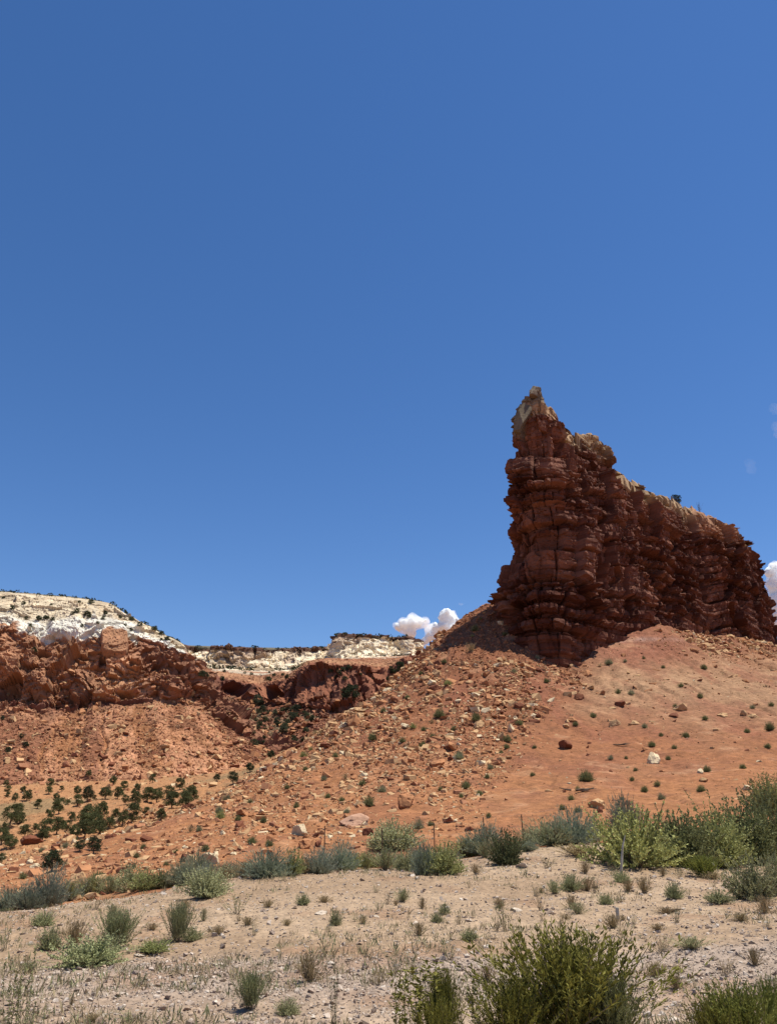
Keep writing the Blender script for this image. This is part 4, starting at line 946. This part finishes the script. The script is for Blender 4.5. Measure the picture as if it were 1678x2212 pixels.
# random small extra shrubs on the hill and valley
P, px, py, dens, ok = hill_points(2600, 77); cnt = 0
for i in np.nonzero(ok & (px > 0) & (px < 1678) & (dens > .12))[0]:
    if cnt >= 45: break
    cnt += 1; q = Vector(P[i]); wm = rnd.uniform(.3, .85); kd, cn, ds = rnd.choice((('dense', 'olive', 'tiny dark olive shrub'), ('leafy', 'green', 'tiny green shrub'), ('tuft', 'dry', 'tiny dry tuft')))
    o = plant('desert_shrub', kd, PC[cn], q, wm, wm*.8, stems=False)
    register(o, ds, hill_zone(float(px[i]), float(py[i])), float(px[i]), float(py[i]), 'shrub', 'shrubs dotted over the red slope')

# roadside shrubs along the far edge of the dirt:  x, foot row, width px, height px, kind, colour, label
ES = [(15,1968,62,48,'sage','sageb','grey sagebrush filling the left picture edge'),(58,1962,64,50,'sage','sageb','low grey sagebrush second from the left edge'),(106,1955,66,78,'sage','sageb','tall grey sagebrush below the open juniper'),(148,1945,52,42,'tuft','green','green grassy clump right of the tall grey sagebrush'),
 (200,1937,60,44,'tuft','green','green grassy clump below the pale peaked boulder'),(238,1930,46,36,'tuft','weed','low grassy tuft right of the pale peaked boulder'),(276,1926,54,58,'leafy','light','pale green leafy bush in the left shrub row'),(312,1922,50,40,'leafy','green','low leafy bush between two taller ones in the left row'),(350,1918,52,36,'leafy','olive','low olive bush left of the round roadside bush'),
 (395,1912,56,56,'sage','sage','grey-green sagebrush behind the round roadside bush'),(425,1902,58,62,'sage','sage','sagebrush in front of the big pale block'),(446,1938,78,62,'dense','light','round light green bush standing alone on the dirt edge'),(484,1900,38,34,'tuft','dry','dry brown tuft right of the round bush'),
 (525,1897,48,34,'tuft','dry','straw-coloured tuft left of the blue-grey sagebrush pair'),(578,1896,84,60,'sage','sageb','wide blue-grey sagebrush left of centre'),(632,1890,46,52,'leafy','green','yellow-green bush between blue-grey sagebrushes'),(688,1886,62,50,'sage','sageb','blue-grey sagebrush right of the yellow-green bush'),(737,1880,64,60,'sage','sageb','rounded blue-grey sagebrush below the pinkish mound'),
 (790,1878,44,38,'tuft','green','grassy tuft right of the rounded blue-grey sagebrush'),(848,1836,92,60,'dense','light','pale green umbrella-shaped bush at the slope foot'),(835,1880,70,46,'tuft','weed','tall grassy clump below the umbrella-shaped bush'),(878,1882,50,44,'leafy','weed','leafy weed clump left of the narrow blue-grey bush'),
 (916,1890,46,72,'sage','sageb','narrow blue-grey sagebrush beside the olive-yellow bush'),(962,1888,76,64,'leafy','green','olive-yellow bush at the centre of the dirt edge'),(1003,1852,58,44,'tuft','weed','grassy tuft left of the dark sagebrush mound'),(1050,1845,84,62,'sage','sageb','dark grey sagebrush mound below the fence post'),(1092,1868,62,72,'leafy','dark','dark green bush standing forward of the sagebrush mound'),
 (1142,1832,66,44,'tuft','weed','grassy clump right of the dark green bush'),(1190,1826,84,56,'sage','sage','grey-green sagebrush right of centre'),(1240,1822,86,72,'sage','sageb','big blue-green sagebrush left of the yellow cholla-like bush'),(1278,1815,54,46,'leafy','light','pale bush tucked behind the yellow cholla-like bush'),
 (1350,1790,60,70,'sage','sageb','pale sage top showing behind the yellow bush'),(1368,1872,158,118,'cholla','yellow','large bright yellow-green branching bush at right'),(1432,1868,110,100,'leafy','olive','dark bush right of the yellow-green branching bush'),(1480,1872,120,108,'dense','olive','dense dark olive shrub in the right thicket'),
 (1545,1872,130,118,'dense','green','dense grey-green shrub, middle of the right thicket'),(1610,1866,140,128,'dense','olive','tall dark shrub, right part of the thicket'),(1672,1860,120,142,'dense','olive','tallest dark shrub cut by the right edge'),(1662,1755,70,76,'dense','green','green shrub high on the slope at the right edge'),
 (1522,1897,56,46,'broom','lime','small bright green bush in front of the right thicket'),(1628,1942,90,84,'leafy','weed','grey-green bush at the near end of the right thicket'),(1678,1936,70,88,'tuft','weed','grassy clump at the right edge of the dirt'),(1672,1905,36,30,'tuft','dry','orange dry tuft at the right edge')]
for (x, y, w_, h_, kd, cn, lab) in ES:
    P = hit(x, y)
    if P is None or P.y > 60: P = Vector(at(x, y, 30))
    o = plant('roadside_shrub', kd, PC[cn], P, px2m(w_, P)*1.15, px2m(h_, P)); o['label'] = lab; o['category'] = 'shrub'; o['group'] = 'shrubs lining the dirt verge'
for i, x in enumerate(list(range(20, 1290, 34))):
    x = x + rnd.uniform(-9, 9); y = float(np.interp(x, [0, 200, 400, 560, 740, 920, 1070, 1290], [1962, 1936, 1910, 1893, 1880, 1866, 1848, 1815])) + rnd.uniform(-6, 3)
    P = hit(x, y)
    if P is None or P.y > 60: continue
    kd, cn, ds = rnd.choice((('tuft', 'weed', 'low grassy filler tuft'), ('tuft', 'dry', 'low straw tuft'), ('sage', 'sageb', 'low grey sage'), ('leafy', 'green', 'low leafy bush')))
    z = 'at the far left end' if x < 150 else 'in the left part' if x < 420 else 'left of centre' if x < 700 else 'near the centre' if x < 980 else 'right of centre'
    o = plant('roadside_shrub', kd, PC[cn], P, px2m(rnd.uniform(40, 62), P), px2m(rnd.uniform(20, 36), P)); register(o, ds, z + ' of the roadside shrub row', x, y, 'shrub', 'shrubs lining the dirt verge')
# verge weeds
VW = [(93,2000,44,28),(107,2051,44,46),(10,2052,56,52),(245,1978,38,24),(160,2044,60,56),(190,2086,140,58),(222,2072,80,50),(250,2050,74,78),(384,2036,52,80),(415,2032,44,28),(440,1990,22,27),(400,1962,26,18),(512,1974,56,42),(332,2056,70,24),(654,1955,28,24),(700,1950,42,14),
 (820,1967,38,20),(870,1948,38,27),(725,1999,28,30),(470,2020,44,20),(535,1998,40,16),(905,2022,40,28),(991,1997,30,30),(959,1975,26,20),(912,1963,22,24),(944,1993,27,20),(785,1995,24,15),(1093,2012,50,66),(1078,1962,30,22),(1013,2030,38,20),(1233,1924,44,34),(1157,1937,38,24),
 (1197,1931,42,28),(1283,1930,34,40),(1344,1908,34,24),(1391,1930,34,36),(1457,1941,40,34),(1466,1898,32,28),(1247,1974,54,24),(1308,1955,32,24),(1553,1950,54,26),(1438,1974,62,14),(1344,1988,20,10),(1492,2050,82,24),(1250,1850,120,26),(1182,1874,64,22),(1330,1893,80,20),
 (580,1960,30,16),(620,2000,26,14),(60,2100,60,20),(330,2010,34,16),(1180,2150,50,14),(155,2172,12,20),(200,2208,70,16),(285,2204,70,20),(622,2192,48,32),(540,2180,56,74),(790,2140,14,24),(1600,1990,60,18),(1420,2010,40,14),(1540,1900,60,16)]
def verge_zone(px, py):
    a = 'at far left' if px < 130 else 'in the left clump' if px < 300 and py > 2030 else 'left' if px < 480 else 'left of centre' if px < 760 else 'at centre' if px < 1000 else 'right of centre' if px < 1280 else 'below the thicket'
    b = 'near the shrub row' if py < 1945 else 'on the open dirt' if py < 2040 else 'on the gravel'
    return f'{b} {a}' if a != 'in the left clump' else 'in the left clump on the dirt'
for (x, y, w_, h_) in VW:
    P = hit(x, y)
    if P is None: continue
    if (x, y) in ((190, 2086), (222, 2072)): kd, cn, ds = 'leafy', 'weed', 'broad leafy green weed'
    elif (x, y) in ((250, 2050), (384, 2036), (540, 2180)): kd, cn, ds = 'broom', 'weed', 'upright green weed'
    elif (x, y) in ((332, 2056),): kd, cn, ds = 'leafy', 'green', 'mossy yellow-green mat'
    elif h_ < 19: kd, cn, ds = 'tuft', 'dry', 'low dry tuft'
    else: kd, cn, ds = rnd.choice((('tuft', 'weed', 'small grey-green weed'), ('wisp', 'olive', 'thin wispy weed'), ('leafy', 'weed', 'small leafy weed'), ('tuft', 'dry', 'dry straw-coloured weed')))
    o = plant('weed', kd, PC[cn], P, px2m(w_, P), px2m(h_, P), stems=True); register(o, ds, verge_zone(x, y), x, y, 'weed', 'weeds on the roadside dirt')
rw = np.random.RandomState(44); cnt = 0
while cnt < 70:
    x, y = rw.uniform(0, 1678), rw.uniform(1880, 2140)
    if rw.uniform() > (.95 if (x > 1130 and y < 2010) else .35): continue
    P = hit(x, y)
    if P is None or P.y > float(edge_dist(np.array([P.x]), np.array([P.y]))[0]) - .5: continue
    cnt += 1; kd, cn, ds = rnd.choice((('wisp', 'weed', 'tiny grey-green weed'), ('tuft', 'dry', 'tiny dry weed'), ('wisp', 'dry', 'tiny dry twiggy weed')))
    wm = rw.uniform(.12, .38); o = plant('weed', kd, PC[cn], P, wm, wm*rw.uniform(.5, .9), stems=True); register(o, ds, verge_zone(x, y), x, y, 'weed', 'weeds on the roadside dirt')
# thin dry grass seedlings, far too many to count
n = 6000; t = rng.uniform(0, 1, n); Yp = 7.0*(29/7.0)**t; Xp = rng.uniform(-.6, .65, n)*Yp; kk = Yp < edge_dist(Xp, Yp); Xp, Yp = Xp[kk], Yp[kk]
kk = fbm(np.stack([Xp, Yp, 0*Xp], 1), 2.2, 2, 55) > -.05; Xp, Yp = Xp[kk], Yp[kk]; Zp = terrain(Xp, Yp)
rs = np.random.RandomState(5); m = 9; Q = np.repeat(np.stack([Xp, Yp, Zp], 1), m, 0) + np.c_[rs.normal(0, .04, (len(Xp)*m, 2)), np.zeros(len(Xp)*m)]
Dn = rs.normal(0, .45, Q.shape); Dn[:, 2] = 1; gl = np.repeat(rs.uniform(.04, .14, len(Xp)), m)*rs.uniform(.5, 1.2, len(Q))
V, F, c = leaves(Q, Dn, gl, gl*.10, (1, 1, 1), .2, rs); gc = np.where(np.repeat(rs.uniform(size=len(Xp)), m)[:, None] < .45, np.array([[.24, .25, .12]]), np.array([[.42, .33, .19]])); c = c*np.repeat(gc, 4, 0)
obj('grass', mesh_np('grass', V, F, c, False, M_LEAF), kind='stuff')

# near plants along the bottom of the picture: x, top row, width px, distance, kind, colour, label
for (x, yt, w_, Y, kd, cn, lab) in ((1235,2010,300,7.2,'broom','broom','big bushy green roadside plant in the bottom foreground'),(1110,2105,150,7.0,'broom','broom','lower green plant at the left shoulder of the big foreground one'),(1320,2110,130,7.0,'broom','olive','lower right shoulder plant of the big foreground one'),
     (915,2070,120,7.0,'stalk','broom','tall stemmed green plant left of the big foreground plant'),(865,2085,60,7.1,'stalk','broom','slim green stalks at the left of the tall stemmed plant'),(958,2095,70,7.0,'broom','broom','upright green plant right of the tall stemmed plant'),(945,2150,90,6.8,'broom','broom','short green plant at the foot of the tall stemmed one'),(1040,2110,60,7.2,'stalk','olive','slender stalks between the two green foreground plants'),
     (1600,2125,150,6.8,'broom','lime','bright green plant in the bottom right corner'),(1530,2160,90,6.8,'broom','broom','low green plant left of the corner one'),(1668,2110,60,7,'broom','lime','bright plant cut by the right edge at the bottom'),
     (28,2050,90,7.4,'stalk','olive','tall leafy stalks in the bottom left corner'),(70,2120,60,7.2,'stalk','weed','shorter stalks beside the bottom left ones'),(722,2055,16,7.6,'stalk','dark','single thin dark stalk rising from the gravel'),(1400,2150,60,6.8,'wisp','weed','wispy pale weed right of the big foreground plant')):
    q = at(x, 2200, Y); gz = ground_z(q[0], Y); P = Vector((q[0], Y, gz)); top = at(x, yt, Y)[2]
    o = plant('roadside_plant', kd, PC[cn], P, px2m(w_, P), max(.1, top-gz)*1.0, sink=.01)
    if x == 722: o.scale = (.10, .10, o.scale[2])
    o['label'] = lab; o['category'] = 'plant'; o['group'] = 'foreground roadside plants'

# junipers far away on the rims: an uncountable fringe
def rim_scrub(lines, seed, smin, smax, name):
    rs = np.random.RandomState(seed); P, D, S = [], [], []
    for (pts, n, dep) in lines:
        pts = np.array(pts, float)
        for i in range(n):
            u = rs.uniform(0, len(pts)-1); a = int(u); f = u-a; q = pts[a]*(1-f)+pts[a+1]*f
            c = np.array(at(q[0], q[1]+rs.uniform(-.5, .5), q[2]+rs.uniform(0, dep))); c[2] = at(q[0], q[1], q[2])[2]; s = rs.uniform(smin, smax)
            k = 40; v = rs.normal(size=(k, 3)); v /= np.linalg.norm(v, axis=1, keepdims=True); P.append(c + v*s*np.array([.5, .5, .4])+np.array([0, 0, .3*s])); D.append(v+np.array([0, 0, .4])); S.append(np.full(k, s*.35))
    P, D, S = np.concatenate(P), np.concatenate(D), np.concatenate(S)
    V, F, c = leaves(P, D, S, S*.8, (.055, .065, .035), .3, rs)
    obj(name, mesh_np(name, V, F, c, False, M_LEAF), kind='stuff')
rim_scrub([([(300,1399,955),(415,1399,953),(500,1402,948),(560,1403,943),(610,1404,953),(670,1403,938),(720,1400,933)], 150, 60), ([(727,1372,859),(748,1372,841),(800,1376,841),(850,1378,847),(881,1379,855)], 90, 40),
           ([(730,1421,835),(800,1421,822),(850,1422,830),(890,1424,840)], 60, 6), ([(420,1440,930),(500,1446,915),(560,1449,908),(610,1451,908),(670,1444,898),(715,1430,898)], 90, 8)], 3, 2.2, 5.5, 'rim_junipers')
rim_scrub([([(-60,1278,388),(0,1279,392),(60,1283,392),(120,1288,392),(180,1294,390),(235,1304,388),(272,1327,380),(350,1369,371),(398,1393,371)], 190, 22)], 4, 1.0, 2.6, 'mountain_rim_junipers')

# ------------------------------------------------------------------ fence along the verge, dead wood, stalk, marker
fr = obj('wire_fence', None, label='thin wire fence on rusty metal posts behind the roadside shrubs', category='fence')
M_STEEL = mat_vc('rusty_steel', .8, 20, .3, 60, .001, .4)
posts = []
for x, Y in ((700, 29), (825, 29.5), (938, 30), (1046, 30.5), (1130, 31), (1230, 31.5)):
    q = at(x, 1840, Y); gz = ground_z(q[0], Y); b = Vector((q[0], Y, gz)); posts.append(b)
    V, F = tube([(0, 0, -.3), (.01, 0, .6), (.0, .01, 1.2)], [.02, .019, .018], 4)
    o = obj('post', mesh_np('post', V, F, np.full((len(V), 3), 1.), False, M_STEEL), fr, b); o.color = (.10, .055, .04, 1)
for hgt in (.4, .8, 1.2):
    st = [tube([a+Vector((0, 0, hgt)), (a+b_)/2+Vector((0, 0, hgt-.03)), b_+Vector((0, 0, hgt))], [.003]*3, 3) for a, b_ in zip(posts[:-1], posts[1:])]
    V, F = join(st); o = obj('wire', mesh_np('wire', V, F, np.full((len(V), 3), 1.), False, M_STEEL), fr); o.color = (.2, .17, .15, 1)
def deadwood(x, y, wpx, lab, seed):
    P = hit(x, y); L = px2m(wpx, P); rs = np.random.RandomState(seed); st = []
    for i in range(6):
        a = rs.uniform(-.35, .35) + (math.pi if rs.uniform() < .3 else 0); p = np.array([rs.normal(0, .12)*L, rs.normal(0, .05)*L, .08*L]); l = L*rs.uniform(.3, .6)
        d = np.array([math.cos(a), rs.normal(0, .2), rs.uniform(-.05, .3)]); st.append(tube([p, p+d*l*.5+np.array([0, 0, rs.uniform(-.04, .05)*L]), p+d*l], [.035*L, .028*L, .008*L], 5))
    V, F = join(st); o = obj('fallen_branch', mesh_np('fallen_branch', V, F, np.full((len(V), 3), 1.), False, M_BARK), None, P); o.color = (.17, .12, .085, 1)
    o['label'] = lab; o['category'] = 'dead wood'
deadwood(1336, 1612, 38, 'bleached fallen branch lying across the bare slope', 1)
deadwood(1250, 1712, 62, 'dark fallen branches above the table-topped boulder', 2)
deadwood(1438, 1972, 60, 'thin dead branch on the dirt below the thicket', 3)
deadwood(205, 1842, 40, 'fallen juniper branches on the left spur', 4)
P = hit(1340, 1888); V, F = tube([(0, 0, -.1), (.08, 0, .45), (.14, 0, .8), (.26, 0, 1.15)], [.045, .04, .03, .012], 6)
s_ = px2m(78, P)/1.15; V *= s_; o = obj('dead_stalk', mesh_np('dead_stalk', V, F, np.full((len(V), 3), 1.), False, M_BARK), None, P); o.color = (.55, .50, .40, 1)
o['label'] = 'pale leaning dead stalk in front of the yellow-green bush'; o['category'] = 'dead stalk'
P = hit(1334, 1986); hm = px2m(22, P); bm = bmesh.new(); bmesh.ops.create_cube(bm, size=1.0)
bmesh.ops.scale(bm, vec=(hm*.3, hm*.3, hm*1.1), verts=bm.verts); bmesh.ops.bevel(bm, geom=bm.edges[:], offset=hm*.05, segments=2, affect='EDGES')
me = bpy.data.meshes.new('marker_post'); bm.to_mesh(me); bm.free(); a = me.color_attributes.new('Col', 'FLOAT_COLOR', 'POINT'); a.data.foreach_set('color', np.ones(len(me.vertices)*4, np.float32)); me.materials.append(M_STONE)
o = obj('marker_post', me, None, (P.x, P.y, P.z+hm*.5)); o.color = (.62, .56, .45, 1); o['label'] = 'short pale stake standing on the dirt right of centre'; o['category'] = 'stake'

# ------------------------------------------------------------------ clouds
def cloud(name, blobs, Y, label, dens, seed, soft=0.5, par=None):
    """blobs: picture x, row, radius px; soft noisy volume of real size, kilometres away"""
    bm = bmesh.new(); C0 = Vector(at(blobs[0][0], blobs[0][1], Y))
    sc_ = Y/FPX
    for (x, y, r) in blobs:
        c = Vector(at(x, y, Y)) - C0
        bmesh.ops.create_icosphere(bm, subdivisions=4, radius=r*sc_, matrix=Matrix.Translation(c))
    me = bpy.data.meshes.new(name); bm.to_mesh(me); bm.free()
    o = obj(name, me, None, C0)
    rm = o.modifiers.new('join', 'REMESH'); rm.mode = 'VOXEL'; rm.voxel_size = 2.2*sc_
    dg = bpy.context.evaluated_depsgraph_get(); ev = o.evaluated_get(dg); m2 = bpy.data.meshes.new_from_object(ev); o.modifiers.clear(); o.data = m2
    nv = len(m2.vertices); v = np.empty(nv*3, np.float32); m2.vertices.foreach_get('co', v); v = v.reshape(-1, 3).astype(float)
    nn = np.empty(nv*3, np.float32); m2.vertex_normals.foreach_get('vector', nn); nn = nn.reshape(-1, 3)
    d = (fbm(v, 22*sc_, 4, seed, .55)*7 - 1)*sc_; v = v + nn*d[:, None]; m2.vertices.foreach_set('co', v.astype(np.float32).ravel()); m2.update()
    m = bpy.data.materials.new(name); m.use_nodes = True; t = m.node_tree; N = t.nodes; L = t.links
    for q in list(N):
        if q.type == 'BSDF_PRINCIPLED': N.remove(q)
    if dens > .1:
        for q in list(N):
            if q.type != 'OUTPUT_MATERIAL': N.remove(q)
        df = N.new('ShaderNodeBsdfDiffuse'); df.inputs[0].default_value = (.90, .96, .97, 1); tr = N.new('ShaderNodeBsdfTranslucent'); tr.inputs[0].default_value = (.96, .96, .97, 1)
        ms = N.new('ShaderNodeMixShader'); ms.inputs[0].default_value = .25; L.new(df.outputs[0], ms.inputs[1]); L.new(tr.outputs[0], ms.inputs[2]); L.new(ms.outputs[0], N['Material Output'].inputs['Surface'])
        m2.materials.clear(); m2.materials.append(m); m2.polygons.foreach_set('use_smooth', np.ones(len(m2.polygons), bool))
        o['label'] = label; o['category'] = 'cloud'
        cloud('mist_edge', [(a, b, r+3.5) for a, b, r in blobs], Y, None, .028, seed+50, .9, o); return o
    pv = N.new('ShaderNodeVolumePrincipled'); pv.inputs['Color'].default_value = (1, 1, 1, 1); pv.inputs['Anisotropy'].default_value = 0
    tc = N.new('ShaderNodeTexCoord'); nz = N.new('ShaderNodeTexNoise'); nz.inputs['Scale'].default_value = 1/(16*sc_); nz.inputs['Detail'].default_value = 5
    L.new(tc.outputs['Object'], nz.inputs['Vector']); mr = N.new('ShaderNodeMapRange'); mr.inputs['From Min'].default_value = .5 - soft*.3; mr.inputs['From Max'].default_value = .5 + soft*.3
    mr.inputs['To Min'].default_value = 0; mr.inputs['To Max'].default_value = dens; L.new(nz.outputs['Fac'], mr.inputs['Value']); L.new(mr.outputs[0], pv.inputs['Density'])
    L.new(pv.outputs[0], N['Material Output'].inputs['Volume'])
    m2.materials.clear(); m2.materials.append(m)
    if par is not None: o.parent = par; o.location = (0, 0, 0)
    else: o['label'] = label; o['category'] = 'cloud'
    return o
cloud('cloud', [(875,1350,13),(890,1345,14),(905,1347,10),(885,1362,11),(862,1357,8),(918,1342,6)], 7000, 'ragged small white cloud above the flat-topped mesa', .15, 1, .6)
cloud('cloud', [(966,1335,17),(980,1340,12),(958,1352,14),(940,1360,15),(930,1372,13),(918,1384,9),(975,1360,14),(912,1392,8)], 8000, 'puffy white cumulus rising behind the red ridge', .3, 2, .4)
cloud('cloud', [(1672,1235,18),(1690,1265,32),(1668,1262,14),(1700,1310,42),(1682,1340,24)], 8000, 'white cumulus behind the right end of the butte', .3, 3, .4)
cloud('cloud', [(990,1304,5),(1005,1303,6),(1000,1305,5)], 7500, 'faint wisp of cloud above the ridge', .006, 4, 1.2)
cloud('cloud', [(1676,885,16),(1690,930,24)], 7500, 'thin wisp of cloud at the right edge above the butte', .0012, 5, 1.2)
cloud('cloud', [(1618,1000,11),(1622,1012,9)], 7500, 'barely visible wisp of cloud above the butte tail', .0007, 6, 1.2)
finish_labels()
